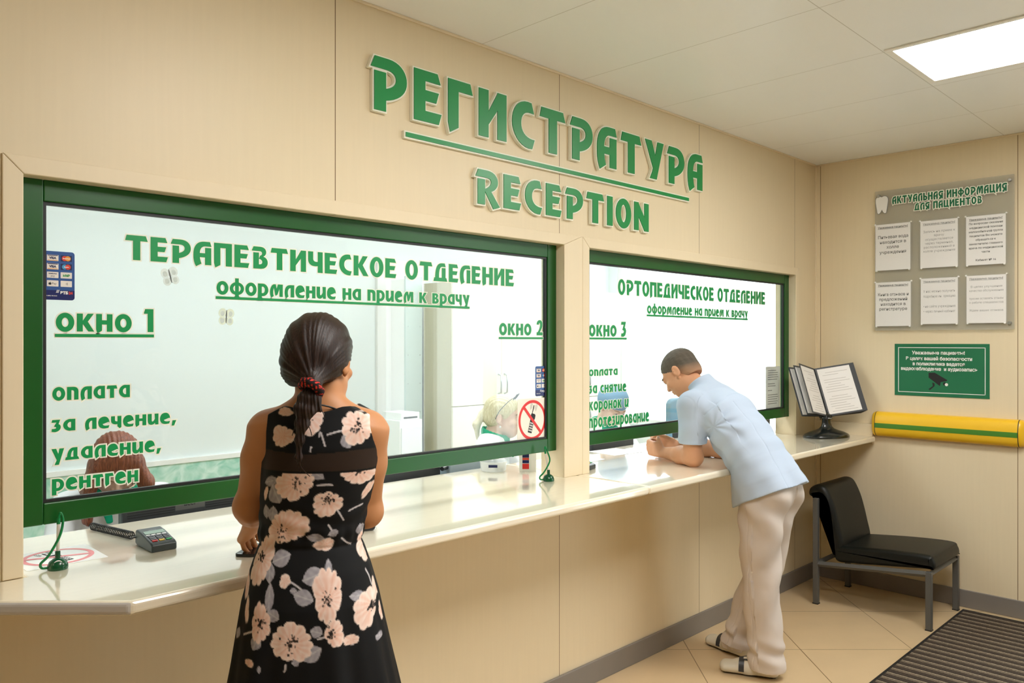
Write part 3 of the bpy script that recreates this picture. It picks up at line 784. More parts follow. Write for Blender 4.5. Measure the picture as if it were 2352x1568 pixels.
# six notices in their clips
NOT = [
 ((2011, 519, 2091, 508, 2012, 622), ['Уважаемые пациенты!', '', 'Питьевая вода', 'находится в', 'холле', 'учреждения'], 1, 'white notice about drinking water, upper left of six on the clear board'),
 ((2114, 509, 2200, 500, 2114, 616), ['Уважаемые пациенты!', '', 'Запись на прием к', 'врачу', 'осуществляется', 'через терминал,', 'расположенный в', 'холле учреждения'], 0, 'white notice in pale lettering, upper middle of six on the clear board'),
 ((2219, 498, 2310, 490, 2219, 610), ['Уважаемые пациенты!', 'По вопросам оказания', 'медицинской помощи', 'маломобильной группе', 'пациентов Вы можете', 'обращаться к', 'заместителю главного', 'врача по медицинской', 'части', '', 'Кабинет № 16'], 1, 'white notice full of bold lines, upper right of six on the clear board'),
 ((2011, 650, 2092, 645, 2012, 749), ['Уважаемые пациенты!', '', 'Книга отзывов и', 'предложений', 'находится в', 'регистратуре'], 1, 'white notice about the book of reviews, lower left of six on the clear board'),
 ((2115, 641, 2200, 635, 2115, 744), ['Уважаемые пациенты!', '', 'У нас можно получить', 'подробную информацию', '', '• на сайте учреждения', '• через личный кабинет'], 0, 'white bordered notice with bullet points, lower middle of six on the clear board'),
 ((2220, 635, 2311, 628, 2220, 742), ['Уважаемые пациенты!', '', 'В целях улучшения', 'качества обслуживания', '', 'просим оставлять отзывы', 'о работе специалистов', '', 'Ждем ваших отзывов'], 0, 'white bordered notice of thin lines, lower right of six on the clear board'),
]
m_clear = M('clear_plastic_sleeve', rgb(236, 238, 240), .15, alpha=.10)
for i, ((u0, v0, u1, v1, u2, v2), lines, bold, lb) in enumerate(NOT):
    X2 = BX - .0125
    xa, za = bl(u0, v0, X2); xb, zb = bl(u1, v1, X2); xc, zc = bl(u2, v2, X2)
    zt, w, h = (za + zb) / 2, xb - xa, (za + zb) / 2 - zc
    t = empty('notice_sheet', (X2, -xa, zc), label=lb, cat='notice', group='notices clipped to the information board')
    Tn = plane_frame((0, 0, 0), (0, -1, 0), (0, 0, 1))
    bm = BM(); box(bm, 0, w, 0, h, 0, .0008, mat=Tn); obj('paper', bm, m_paper, t)
    bm = BM(); box(bm, -.004, w + .006, -.004, h + .004, .0022, .003, mat=Tn); obj('clear_cover', bm, m_clear, t)
    for (x, z) in ((-.002, h + .002), (w + .004, h + .002), (.006, -.003), (w - .006, -.003)):
        bm = BM(); lathe(bm, [(.005, -.0018), (.005, .004), (.003, .007), (0, .0075)], 12, Tn @ Matrix.Translation((x, z, 0))); obj('clip', bm, m_white, t, smooth=40)
    bm = BM(); n = len(lines); fs = h / (n + 2.6) * .86 if n > 6 else h * .092
    for k, s in enumerate(lines):
        if not s: continue
        hd = k == 0
        sz = h * .06 if hd else (fs if bold or n > 9 else fs * .84)
        if n > 9: sz = h * .055
        yy = h - h * .09 - (0 if hd else (k) * h * (.11 if n < 8 else .083))
        V, _ = text_geo(s, sz); wd = max(v[0] for v in V)
        k2 = min(1, w * .86 / wd)
        add_text(bm, Tn, w / 2 - wd * k2 / 2, yy, s, sz, bold=.0004 if (bold or hd) else 0, res=2, z=.0010, fit=wd * k2)
        if hd: box(bm, w / 2 - wd * k2 / 2, w / 2 + wd * k2 / 2, yy - h * .012, yy - h * .006, .0009, .0011, mat=Tn)
    obj_flat('printed_text', bm, m_ink if bold else m_inkgrey, t)
# green surveillance sign
X3 = WX - .004
sx0, sz1 = bl(2055, 790, X3); sx1, sz1b = bl(2273, 789, X3); _, sz0 = bl(2057, 907, X3); _, sz0b = bl(2274, 916, X3)
sz1 = (sz1 + sz1b) / 2; sz0 = (sz0 + sz0b) / 2; sw, sh = sx1 - sx0, sz1 - sz0
t = empty('surveillance_sign', (WX, -sx0, sz0), label='green wall sign with white lettering and black security camera', cat='sign')
Ts = plane_frame((0, 0, 0), (0, -1, 0), (0, 0, 1))
m_signdark = M('green_printed_plastic', rgb(20, 110, 72), .45)
bm = BM(); box(bm, 0, sw, 0, sh, .0005, .004, mat=Ts); obj('plate', bm, m_signdark, t, bevel=.001)
bm = BM(); e, q = .040 * sw, .012 * sw
for a in ((e, sw - e, e, e + q * .6), (e, sw - e, sh - e - q * .6, sh - e), (e, e + q * .6, e, sh - e), (sw - e - q * .6, sw - e, e, sh - e)):
    box(bm, a[0], a[1], a[2], a[3], .0042, .0046, mat=Ts)
obj_flat('border', bm, m_white, t)
bm = BM()
for s, y, wf in (('Уважаемые пациенты!', .80, .56), ('В целях вашей безопасности', .69, .70), ('в поликлинике ведется', .59, .55), ('видеонаблюдение  и аудиозапись', .495, .81)):
    add_text(bm, Ts, sw * .475 - sw * wf / 2, sh * y, s, sh * .088, bold=.0009, res=4, z=.0044, fit=sw * wf)
obj_flat('lettering', bm, m_white, t)
bm = BM()
body = [(.375, .45), (.44, .455), (.575, .32), (.565, .30), (.505, .28), (.495, .205), (.375, .36)]
extrude_union(bm, [[(x * sw, y * sh) for x, y in body]], Ts, .0042, .0046)
extrude_union(bm, [[(x * sw, y * sh) for x, y in p] for p in ([(.415, .27), (.44, .25), (.44, .20), (.39, .12), (.375, .14), (.42, .20)], [(.53, .27), (.55, .28), (.575, .24), (.55, .21), (.53, .23)])], Ts, .0042, .0046)
cp = obj_flat('camera_pictogram', bm, m_black, t)
bm = BM(); prism(bm, ellipse(.565 * sw, .235 * sh, .017 * sw, .017 * sw, 20), .0046, .0050, Ts); obj_flat('lens', bm, m_white, cp)

# yellow protective rail
X4 = WX
p0 = onX(2010, 944, WX - .05); p1 = onX(2338, 964, WX - .05); p2 = onX(2010, 1000, WX - .05)
m_yellow = M('yellow_plastic_rail', rgb(240, 192, 40), .33, vary=.02)
m_stripe = M('green_stripe', rgb(70, 132, 44), .35)
zt, zb = .985, .985
z1 = onX(2010, 944, WX - .012).z; z0 = onX(2010, 1000, WX - .012).z
y0 = onX(2009, 970, WX - .06).y; y1 = onX(2338, 990, WX - .06).y
hh = z1 - z0
rail = empty('bumper_rail', (WX, y0, z0), label='yellow wall bumper rail with a green stripe along the end wall', cat='rail')
def rail_prof(k=1.0, dd=.062):
    return [(-dd * k * max(0, math.cos(a)) ** .55, hh / 2 + hh / 2 * k * math.sin(a)) for a in [(-PI / 2) + PI * i / 24 for i in range(25)]]
def rail_body(bm, ya, yb, sel=None):
    pr = rail_prof()
    A = [bm.verts.new((x, ya - y0, z)) for x, z in pr]; B = [bm.verts.new((x, yb - y0, z)) for x, z in pr]
    for i in range(len(pr) - 1): bm.faces.new((A[i], A[i + 1], B[i + 1], B[i]))
    bm.faces.new(A[::-1]); bm.faces.new(B); bm.faces.new((A[0], B[0], B[-1], A[-1]))
bm = BM(); rail_body(bm, y0, y1); obj('cover', bm, m_yellow, rail, smooth=50)
bm = BM()
zs = (.40, .56); pr = []
for i in range(7):
    z = hh * (.365 + .19 * i / 6); a_ = math.asin((z - hh / 2) / (hh / 2)); pr.append((-.062 * math.cos(a_) ** .55 - .0012, z))
A = [bm.verts.new((x, 0, z)) for x, z in pr]; B = [bm.verts.new((x, y1 - y0, z)) for x, z in pr]
for i in range(len(pr) - 1): bm.faces.new((A[i], A[i + 1], B[i + 1], B[i]))
obj('stripe', bm, m_stripe, rail, smooth=60)
for ya, sg in ((y0, 1), (y1, -1)):
    bm = BM(); rings = []
    for j in range(9):
        a = j / 8 * PI / 2; k = math.cos(a); off = .032 * math.sin(a)
        rings.append([bm.verts.new((x * max(k, .05), ya - y0 + sg * (off + .0015), hh / 2 + (z - hh / 2) * max(.55 + .45 * k, .05))) for x, z in rail_prof()])
    for P_, Q_ in zip(rings, rings[1:]):
        for i in range(len(P_) - 1): bm.faces.new((P_[i], P_[i + 1], Q_[i + 1], Q_[i]))
    bm.faces.new(rings[-1]); bm.faces.new(rings[0])
    obj('end_cap', bm, m_yellow, rail, smooth=60)
    bm = BM(); pr = [(x * 1.012 - .0006, hh / 2 + (z - hh / 2) * 1.012) for x, z in rail_prof()]
    A = [bm.verts.new((x, ya - y0 - .0012, z)) for x, z in pr]; B = [bm.verts.new((x, ya - y0 + .0022, z)) for x, z in pr]
    for i in range(len(pr) - 1): bm.faces.new((A[i], A[i + 1], B[i + 1], B[i]))
    obj('joint_ring', bm, m_black, rail)

# ------------------------------------------------------------------ floor mat
m_mat, N, L, b = new_mat('ribbed_brown_mat')
g = N.new('ShaderNodeNewGeometry'); sp = N.new('ShaderNodeSeparateXYZ'); L.new(g.outputs['Position'], sp.inputs[0])
nz = N.new('ShaderNodeTexNoise'); nz.inputs['Scale'].default_value = 170; nz.inputs['Detail'].default_value = 2; L.new(g.outputs['Position'], nz.inputs['Vector'])
m1 = N.new('ShaderNodeMath'); m1.operation = 'DIVIDE'; m1.inputs[1].default_value = .064; L.new(sp.outputs[0], m1.inputs[0])
m2 = N.new('ShaderNodeMath'); m2.operation = 'FRACT'; L.new(m1.outputs[0], m2.inputs[0])
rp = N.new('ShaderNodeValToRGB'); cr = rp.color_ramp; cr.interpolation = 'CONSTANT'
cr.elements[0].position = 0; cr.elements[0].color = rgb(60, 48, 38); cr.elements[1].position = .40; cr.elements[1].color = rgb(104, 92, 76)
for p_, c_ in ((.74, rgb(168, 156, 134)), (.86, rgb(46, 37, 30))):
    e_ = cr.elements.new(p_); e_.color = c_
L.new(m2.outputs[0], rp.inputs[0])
r2 = N.new('ShaderNodeValToRGB'); r2.color_ramp.elements[0].position = .42; r2.color_ramp.elements[0].color = (.7, .7, .7, 1); r2.color_ramp.elements[1].position = .62; r2.color_ramp.elements[1].color = (1.15, 1.15, 1.15, 1)
L.new(nz.outputs[0], r2.inputs[0])
mm = N.new('ShaderNodeMix'); mm.data_type = 'RGBA'; mm.blend_type = 'MULTIPLY'; mm.inputs[0].default_value = 1
L.new(rp.outputs[0], mm.inputs[6]); L.new(r2.outputs[0], mm.inputs[7]); L.new(mm.outputs[2], b.inputs['Base Color']); b.inputs['Roughness'].default_value = .95
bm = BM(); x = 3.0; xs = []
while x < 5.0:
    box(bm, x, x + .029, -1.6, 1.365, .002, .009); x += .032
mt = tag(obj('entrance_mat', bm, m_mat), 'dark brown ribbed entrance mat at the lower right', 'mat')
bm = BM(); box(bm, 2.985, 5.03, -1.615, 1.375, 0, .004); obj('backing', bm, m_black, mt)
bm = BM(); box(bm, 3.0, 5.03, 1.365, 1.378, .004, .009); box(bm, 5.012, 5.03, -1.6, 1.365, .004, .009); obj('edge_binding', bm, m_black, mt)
# ------------------------------------------------------------------ chair
m_leather = M('black_green_leatherette', rgb(11, 15, 13), .42, spec=.35, bump=.12, bscale=220)
m_tube = M('grey_enamelled_tube', rgb(86, 86, 84), .4, spec=.5)
ch = empty('waiting_chair', (4.79, 1.71, 0), label='low black leatherette chair on grey steel legs in the corner', cat='chair')
CX0, CX1, CYF, CYR = -.235, .225, -.30, .315      # left/right, front (towards the hall), rear
def leg(x, y, z1):
    bm = BM(); box(bm, x - .015, x + .015, y - .015, y + .015, .004, z1); o = obj('leg', bm, m_tube, ch, bevel=.003)
    bm = BM(); box(bm, x - .016, x + .016, y - .016, y + .016, 0, .006); obj('foot_cap', bm, m_black, o)
for x in (CX0, CX1): leg(x, CYF, .312); leg(x, CYR, .62)
bm = BM()
for x in (CX0, CX1):
    tube(bm, [(x, CYF + .012, .297), (x, CYR - .012, .236)], .016, 4)
for y, z in ((CYF, .297), (CYR, .236)): tube(bm, [(CX0 + .012, y, z), (CX1 - .012, y, z)], .016, 4)
obj('seat_frame', bm, m_tube, ch)
def sweep_x(bm, prof, x0, x1, r=.02, n=5):
    """profile (y,z) swept along x with rounded ends"""
    cy = sum(p[0] for p in prof) / len(prof); cz = sum(p[1] for p in prof) / len(prof)
    st = [(x0 + r - r * math.cos(a), 1 - .12 * (1 - math.sin(a))) for a in [PI / 2 * i / n for i in range(n + 1)]]
    st = st + [(x0 + x1 - x, k) for x, k in st[::-1]]
    rings = []
    for x, k in st:
        ring = []
        for i, (y, z) in enumerate(prof):
            py, pz = prof[i - 1]; ny, nz = prof[(i + 1) % len(prof)]
            ty, tz = ny - py, nz - pz; l = math.hypot(ty, tz) or 1
            d = -(1 - k) / .12 * r * .8
            ring.append(bm.verts.new((x, y - tz / l * -d * -1 if False else y - d * tz / l, z + d * ty / l)))
        rings.append(ring)
    n_ = len(prof)
    for A, B in zip(rings, rings[1:]):
        for i in range(n_): bm.faces.new((A[i], A[(i + 1) % n_], B[(i + 1) % n_], B[i]))
    bm.faces.new(rings[0][::-1]); bm.faces.new(rings[-1])
def closed(pts, n=6):
    P = [Vector((p[0], p[1], 0)) for p in pts]; m = len(P); out = []
    for i in range(m):
        a, b, c, d = P[i - 1], P[i], P[(i + 1) % m], P[(i + 2) % m]
        for k in range(n):
            t = k / n; q = 0.5 * ((2 * b) + (c - a) * t + (2 * a - 5 * b + 4 * c - d) * t * t + (3 * b - a - 3 * c + d) * t ** 3); out.append((q.x, q.y))
    return out
seat = closed([(-.325, .335), (-.318, .372), (-.285, .396), (-.10, .388), (.10, .368), (.19, .355), (.215, .33), (.20, .268), (.10, .272), (-.10, .296), (-.28, .318), (-.305, .318)])
bm = BM(); sweep_x(bm, seat, CX0 + .005, CX1 - .005, .028); obj('seat', bm, m_leather, ch, smooth=50)
back = closed([(.165, .345), (.185, .45), (.215, .57), (.245, .645), (.275, .688), (.32, .696), (.362, .672), (.372, .636), (.352, .618), (.322, .626), (.292, .628), (.265, .58), (.245, .46), (.230, .30), (.20, .29)])
bm = BM(); sweep_x(bm, back, CX0 + .01, CX1 - .01, .03); obj('backrest', bm, m_leather, ch, smooth=50)

# ------------------------------------------------------------------ things on the counter
m_key = M('grey_keys', rgb(150, 156, 160), .45); m_lcd = M('terminal_display', rgb(150, 172, 160), .2)
m_red = M('red_key', rgb(200, 40, 36), .4); m_yel = M('yellow_key', rgb(226, 190, 50), .4); m_grn = M('green_key', rgb(40, 150, 84), .4)
m_term = M('terminal_body', rgb(58, 66, 66), .35)
def terminal(loc, rz, label):
    t = empty('card_terminal', loc, rz, label=label, cat='card terminal', group='card terminals on the counter')
    w, l, h0, h1 = .070, .128, .020, .046
    S = [(0, .0), (0, h0), (.012, h0 + .006), (.085, h1 - .004), (l - .008, h1), (l, h1 - .008), (l, 0.006), (l - .02, 0)]
    bm = BM(); A = [bm.verts.new((-w / 2, y, z)) for y, z in S]; B = [bm.verts.new((w / 2, y, z)) for y, z in S]
    for i in range(len(S)): bm.faces.new((A[i], A[(i + 1) % len(S)], B[(i + 1) % len(S)], B[i]))
    bm.faces.new(A); bm.faces.new(B[::-1]); obj('body', bm, m_term, t, bevel=.004, seg=3)
    sl = math.atan2(h1 - h0 - .010, .073); F_ = Matrix.Translation((0, .012, h0 + .0062)) @ Matrix.Rotation(sl, 4, 'X')
    bm = BM(); prism(bm, rrect(-.028, .056, .028, .076, .002), 0, .0012, F_); obj('display', bm, m_lcd, t)
    for j in range(4):
        bm = BM(); prism(bm, rrect(-.029 + j * .015, .047, -.029 + j * .015 + .011, .0515, .001), 0, .0012, F_); obj('function_key', bm, m_white, t)
    for r in range(4):
        for c in range(3):
            y = .036 - r * .0105; x = -.027 + c * .0195
            bm = BM(); prism(bm, rrect(x, y, x + .015, y + .0072, .0015), 0, .0022, F_)
            obj('key', bm, (m_red, m_yel, m_grn)[c] if r == 3 else m_dark, t)
    bm = BM(); add_text(bm, F_, 0, .0795, 'VERIFONE', .005, 'CENTER', z=.0006); obj_flat('printed_mark', bm, m_key, t)
    return t
terminal((.884, 2.268, CZ), 0, 'dark card terminal with coiled cord on the counter near the left end')
terminal((2.842, 2.315, CZ), .25, 'card terminal half hidden behind the pillar at the second window')
a, b_ = onZ(212, 1208, CZ + .012), onZ(303, 1229, CZ + .012)
n = 24; pts = []
ax = (b_ - a); L_ = ax.length; ax.normalize(); sd = ax.cross(Vector((0, 0, 1)))
for i in range(n * 14 + 1):
    th = 2 * PI * i / 14; pts.append(a + ax * (L_ * i / (n * 14)) + sd * (.0105 * math.cos(th)) + Vector((0, 0, .0105 * math.sin(th))))
end = Vector((.862, 2.396, CZ + .022))
pts += [p for p in spline([pts[-1], b_ + ax * .03 + Vector((0, 0, .004)), end - Vector((.02, .0, .0)), end], 6)][1:]
bm = BM(); tube(bm, pts, .0018, 6)
tag(obj('coiled_cord', bm, m_black, smooth=60), 'black coiled cord leading to the card terminal on the counter', 'cord')

m_pgreen = M('green_glossy_plastic', rgb(8, 120, 62), .2, spec=.6); m_pdark = M('dark_green_plastic', rgb(4, 78, 44), .22, spec=.6)
m_pen = M('clear_pen_barrel', rgb(232, 226, 214), .2, alpha=.75)
def pen_stand(loc, rz, lean, label, badge):
    t = empty('pen_stand', loc, rz, label=label, cat='pen stand', group='pens on green tethered stands')
    bm = BM(); lathe(bm, [(0, 0), (.0235, 0), (.0245, .004), (.0240, .011), (.0200, .020), (.0120, .0265), (.0064, .0285), (.0062, .046), (.0045, .047), (0, .047)], 28); obj('base', bm, m_pdark, t, smooth=40)
    p0 = Vector((0, 0, .040)); p1 = Vector((lean[0], lean[1], .128))
    d = (p1 - p0).normalized()
    bm = BM(); tube(bm, [p0, p0 + d * .012, p0 + d * .078], [.0022, .0042, .0042], 12); pn = obj('pen_barrel', bm, m_pen, t, smooth=40)
    bm = BM(); tube(bm, [p0 + d * .005, p0 + d * .07], .0014, 6); obj('refill', bm, M('red_refill', rgb(170, 70, 50), .5), pn)
    bm = BM(); tube(bm, [p0 + d * .076, p0 + d * .092], .0048, 12); obj('pen_cap', bm, m_pgreen, t, smooth=40)
    pts = spline([p1 + d * .004, p1 + d * .016 + Vector((.004, 0, 0)), p1 + Vector((.010, .0, -.004)), Vector((.004, -.004, .085)), Vector((-.020, -.006, .040)), Vector((-.038, -.004, .020)), Vector((-.036, -.002, .008)), Vector((-.020, 0, .006))], 8)
    bm = BM(); tube(bm, pts, .0033, 8); obj('tether', bm, m_pgreen, t, smooth=60)
    if badge:
        Fb = Matrix.Translation((0, -.0160, .0145)) @ Matrix.Rotation(math.radians(66), 4, 'X')
        bm = BM(); prism(bm, ellipse(0, 0, .0105, .0105, 28), 0, .0035, Fb); bd = obj('badge', bm, m_white, t)
        bm = BM(); extrude_union(bm, [half_ring(0, -.001, .0055, .0050, .0043, .0038, 30, 330)], Fb, .0036, .0040); obj('badge_mark', bm, M('red_print', rgb(190, 40, 44), .5), bd)
    return t
c1 = onZ(132.7, 1306, CZ); c2 = onZ(1260, 1104, CZ)
pen_stand((c1.x, c1.y, CZ), -.22, (.002, .002), 'green pen stand with white badge at the left end of the counter', True)
pen_stand((c2.x, c2.y, CZ), -.6, (-.014, .006), 'green pen stand beside the pillar between the windows', False)

# prohibition pictogram shared by the two no-telephone signs (local plane, radius 1)
def no_phone(t, Tm, r, ring, bold=1.0, z=.0008):
    bm = BM(); ring_poly(bm, 0, 0, r, r, r * .145, z, z + .0003, Tm, 72); ri = obj_flat('red_ring', bm, ring, t)
    bm = BM(); d = r * .075
    c, s = math.cos(math.radians(-47)), math.sin(math.radians(-47))
    q = [(-r * .90, -d), (r * .90, -d), (r * .90, d), (-r * .90, d)]
    prism(bm, [(x * c - y * s, x * s + y * c) for x, y in q], z + .0004, z + .0007, Tm); obj_flat('red_bar', bm, ring, t)
    rot = math.radians(-16); c2_, s2_ = math.cos(rot), math.sin(rot)
    R2 = lambda pts: [((x * c2_ - y * s2_) * r, (x * s2_ + y * c2_) * r) for x, y in pts]
    bm = BM()
    extrude_union(bm, [R2(p) for p in ([(-.16, -.66), (.12, -.66), (.13, .02), (.16, .10), (.16, .26), (.10, .32), (-.13, .32), (-.17, .26), (-.17, .10), (-.15, .02)], [(-.12, .3), (-.08, .3), (-.05, .64), (-.06, .74), (-.11, .74), (-.12, .62)])], Tm, z, z + .0003)
    ph = obj_flat('phone_pictogram', bm, m_ink, t)
    for i in range(4):
        for j in range(3):
            bm = BM(); prism(bm, R2(rrect(-.125 + j * .083, -.58 + i * .125, -.125 + j * .083 + .055, -.58 + i * .125 + .075, .01, 2)), z + .0003, z + .0005, Tm); obj_flat('phone_key', bm, m_paper, ph)
    for sgn in (-1, 1):
        for k in (1, 2, 3):
            a0 = 0 if sgn > 0 else 180
            bm = BM(); rr = .08 + .055 * k
            P = ellipse(-.09, .66, rr, rr * 1.3, 8, a0 - 38, a0 + 38) + ellipse(-.09, .66, rr - .014, rr * 1.3 - .014, 8, a0 + 38, a0 - 38)
            prism(bm, R2(P), z, z + .0003, Tm); obj_flat('signal_arc', bm, m_inkgrey, ph)
m_rring = M('red_print_ring', rgb(222, 44, 44), .45); m_pink = M('faded_red_print', rgb(226, 140, 142), .5)
ga, gb = onY(1188, 917, GY), onY(1255, 1010, GY); gl = onY(1188, 1018, GY)
w = gb.x - ga.x; h = ga.z - gl.z
t = empty('prohibition_sticker', (ga.x + w / 2, GY - .001, gl.z), label='red ringed no mobile phone sticker in the corner of the first window pane', cat='sticker')
Tm = front_frame(0, 0, h / 2)
bm = BM(); prism(bm, [(-w / 2, -h / 2), (w / 2, -h / 2), (w / 2, h / 2), (-w / 2, h / 2)], 0, .0006, Tm); obj('backing', bm, M('cream_sticker', rgb(240, 234, 222), .5), t)
no_phone(t, Tm, min(w, h) * .47, m_rring)
t = empty('prohibition_sticker', (.653, 2.412, CZ), label='faded red no mobile phone sticker lying on the counter by the left pen stand', cat='sticker')
Tm = plane_frame((0, 0, 0), (.866, .5, 0), (-.5, .866, 0))
bm = BM(); prism(bm, rrect(-.098, -.098, .098, .098, .004), .0002, .0006, Matrix()); obj('backing', bm, M('white_film', rgb(236, 236, 232), .3), t)
no_phone(t, Tm, .088, m_pink)

# payment stickers on the glass
m_blue = M('blue_sticker', rgb(40, 84, 150), .35); m_navy = M('navy_sticker', rgb(14, 30, 96), .35); m_cream = M('cream_card', rgb(232, 226, 220), .4)
m_or = M('orange_print', rgb(226, 150, 50), .4); m_rd = M('red_print_disc', rgb(214, 60, 40), .4); m_lb = M('light_blue_print', rgb(60, 150, 200), .4); m_gr2 = M('green_print', rgb(30, 150, 70), .4)
m_lblack = M('navy_print', rgb(22, 30, 80), .4)
def payment_sticker(u0, v0, u1, v1, label):
    p = onY(u0, v0, GY); q = onY(u1, v1, GY); w, h = q.x - p.x, p.z - q.z
    t = empty('payment_sticker', (p.x, GY - .001, q.z), label=label, cat='sticker', group='blue payment stickers on the first window')
    f = front_frame(0, 0, 0)
    bm = BM(); prism(bm, rrect(0, 0, w, h, w * .1), 0, .0005, f); obj('backing', bm, m_blue, t)
    bm = BM(); P = [q_ for q_ in rrect(0, 0, w, h * .2, w * .1)]; P = [(x, y) if y < h * .12 else (0 if x < w / 2 else w, h * .2) for x, y in P]
    P = [P[0]] + [b for a_, b in zip(P, P[1:]) if a_ != b]
    prism(bm, P, .0005, .0008, f); obj('lower_band', bm, m_navy, t)
    cw, ch_ = w * .37, h * .125
    for r in range(4):
        for c in range(2):
            x = w * (.10 + c * .44); y = h * (.80 - r * .175); z = .0008
            bm = BM()
            if c == 1 and r < 2:
                prism(bm, rrect(x, y, x + cw, y + ch_, w * .015), .0005, z, f); cd = obj('card_mark', bm, m_lblack, t)
                for k, mt in ((0, m_rd if r == 0 else m_lb), (1, m_or if r == 0 else m_rd)):
                    bm = BM(); prism(bm, ellipse(x + cw * (.36 + .28 * k), y + ch_ / 2, ch_ * .42, ch_ * .42, 24), z, z + .0002 + .0001 * k, f); obj('disc', bm, mt, cd)
                bm = BM(); add_text(bm, f, x + cw / 2, y + ch_ * .42, 'MasterCard' if r == 0 else 'Maestro', ch_ * .22, 'CENTER', bold=.0002, z=z + .0004); obj_flat('mark_text', bm, m_white, cd)
                continue
            prism(bm, rrect(x, y, x + cw, y + ch_, w * .015), .0005, z, f); cd = obj('card_mark', bm, m_cream, t)
            if c == 0 and r < 2:
                bm = BM(); prism(bm, R_(x + cw * .06, y + ch_ * .84, x + cw * .94, y + ch_ * .97), z, z + .0002, f); obj_flat('top_stripe', bm, m_lblack, cd)
                bm = BM(); prism(bm, R_(x + cw * .06, y + ch_ * .04, x + cw * .94, y + ch_ * .14), z, z + .0002, f); obj_flat('bottom_stripe', bm, m_or, cd)
                bm = BM(); add_text(bm, f, x + cw / 2, y + ch_ * .32, 'VISA', ch_ * .5, 'CENTER', bold=.0005, z=z + .0002); obj_flat('mark_text', bm, m_lblack, cd)
            elif c == 0 and r == 2:
                bm = BM(); add_text(bm, f, x + cw / 2, y + ch_ * .62, 'SAMSUNG', ch_ * .26, 'CENTER', bold=.0002, z=z + .0002); add_text(bm, f, x + cw / 2, y + ch_ * .2, 'pay', ch_ * .44, 'CENTER', z=z + .0002); obj_flat('mark_text', bm, m_lblack, cd)
            elif c == 1 and r == 2:
                bm = BM(); add_text(bm, f, x + cw / 2, y + ch_ * .32, 'МИР', ch_ * .46, 'CENTER', bold=.0005, z=z + .0002); obj_flat('mark_text', bm, m_gr2, cd)
            elif c == 0:
                bm = BM(); add_text(bm, f, x + cw * .42, y + ch_ * .32, 'Pay', ch_ * .5, z=z + .0002)
                cx, cy, rr = x + cw * .27, y + ch_ * .45, ch_ * .20
                extrude_union(bm, [ellipse(cx - rr * .35, cy, rr * .8, rr, 16), ellipse(cx + rr * .35, cy, rr * .6, rr, 16), [(cx, cy + rr * 1.1), (cx + rr * .2, cy + rr * 1.1), (cx + rr * .6, cy + rr * 1.7), (cx + rr * .2, cy + rr * 1.6)]], f, z, z + .0002)
                obj_flat('mark_text', bm, m_ink, cd)
            else:
                for k in range(4):
                    bm = BM(); rr = ch_ * (.10 + .09 * k); cx, cy = x + cw * .42, y + ch_ / 2
                    prism(bm, ellipse(cx, cy, rr, rr, 8, -42, 42) + ellipse(cx, cy, rr - ch_ * .04, rr - ch_ * .04, 8, 42, -42), z, z + .0002, f); obj_flat('wave_mark', bm, m_inkgrey, cd)
    bm = BM(); add_text(bm, f, w * .53, h * .125, 'ВТБ', h * .075, bold=.0006, z=.0010); obj_flat('bank_mark', bm, m_white, t)
    bm = BM(); add_text(bm, f, w * .80, h * .125, '24', h * .075, bold=.0005, z=.0010); obj_flat('bank_number', bm, m_rd, t)
    for k in range(3):
        bm = BM(); y = h * (.15 + .022 * k); prism(bm, [(w * (.38 + .012 * k), y), (w * (.47 + .012 * k), y), (w * (.49 + .012 * k), y + h * .012), (w * (.40 + .012 * k), y + h * .012)], .0008, .0010, f); obj_flat('wing_bar', bm, m_white, t)
    bm = BM(); add_text(bm, f, w * .09, h * .075, '8 (800) 100-24-24', h * .026, bold=.0001, z=.0010, res=2); obj_flat('phone_line', bm, m_white, t)
    return t
payment_sticker(100, 575, 171, 690, 'blue payment sticker on the left edge of the first window pane')
payment_sticker(1229, 841, 1256, 908, 'blue payment sticker above the no phone sticker at the right edge of the pane')

# butterflies stuck on the panes
m_bfly = M('pale_clear_sticker', rgb(250, 248, 242), .3, alpha=.5); m_bfly2 = M('pale_yellow_clear_sticker', rgb(250, 248, 206), .3, alpha=.55)
for u, v, sc, rz, mm, lb in ((391, 634, .030, .25, m_bfly, 'pale butterfly sticker below the heading, left part of the first window'), (520, 727, .030, -.05, m_bfly2, 'pale yellow butterfly sticker to the upper left of the woman')):
    p = onY(u, v, GY + .0065)
    t = empty('butterfly_sticker', (p.x, GY + .0066, p.z), label=lb, cat='sticker', group='butterfly stickers on the glass')
    f = front_frame(0, 0, 0) @ Matrix.Rotation(rz, 4, 'Z')
    for sg in (-1, 1):
        bm = BM(); extrude_union(bm, [[(sg * (x * .95 + .01) * sc, y * sc) for x, y in P] for P in (ellipse(.42, .36, .44, .48, 24), ellipse(.40, -.42, .40, .44, 24))], f, -.0012, -.0004); wn = obj('wing', bm, mm, t)
        for k, (x, y, r) in enumerate(((.42, .30, .22), (.40, -.42, .22))):
            bm = BM(); prism(bm, ellipse(sg * (x + .01) * sc, y * sc, r * sc, r * sc * 1.2, 16), -.0003, 0, f); obj('wing_spot', bm, m_offwall, wn)
    bm = BM(); prism(bm, ellipse(0, 0, .07 * sc, .7 * sc, 16), -.0003, .0004, f); obj('body', bm, m_inkgrey, t)
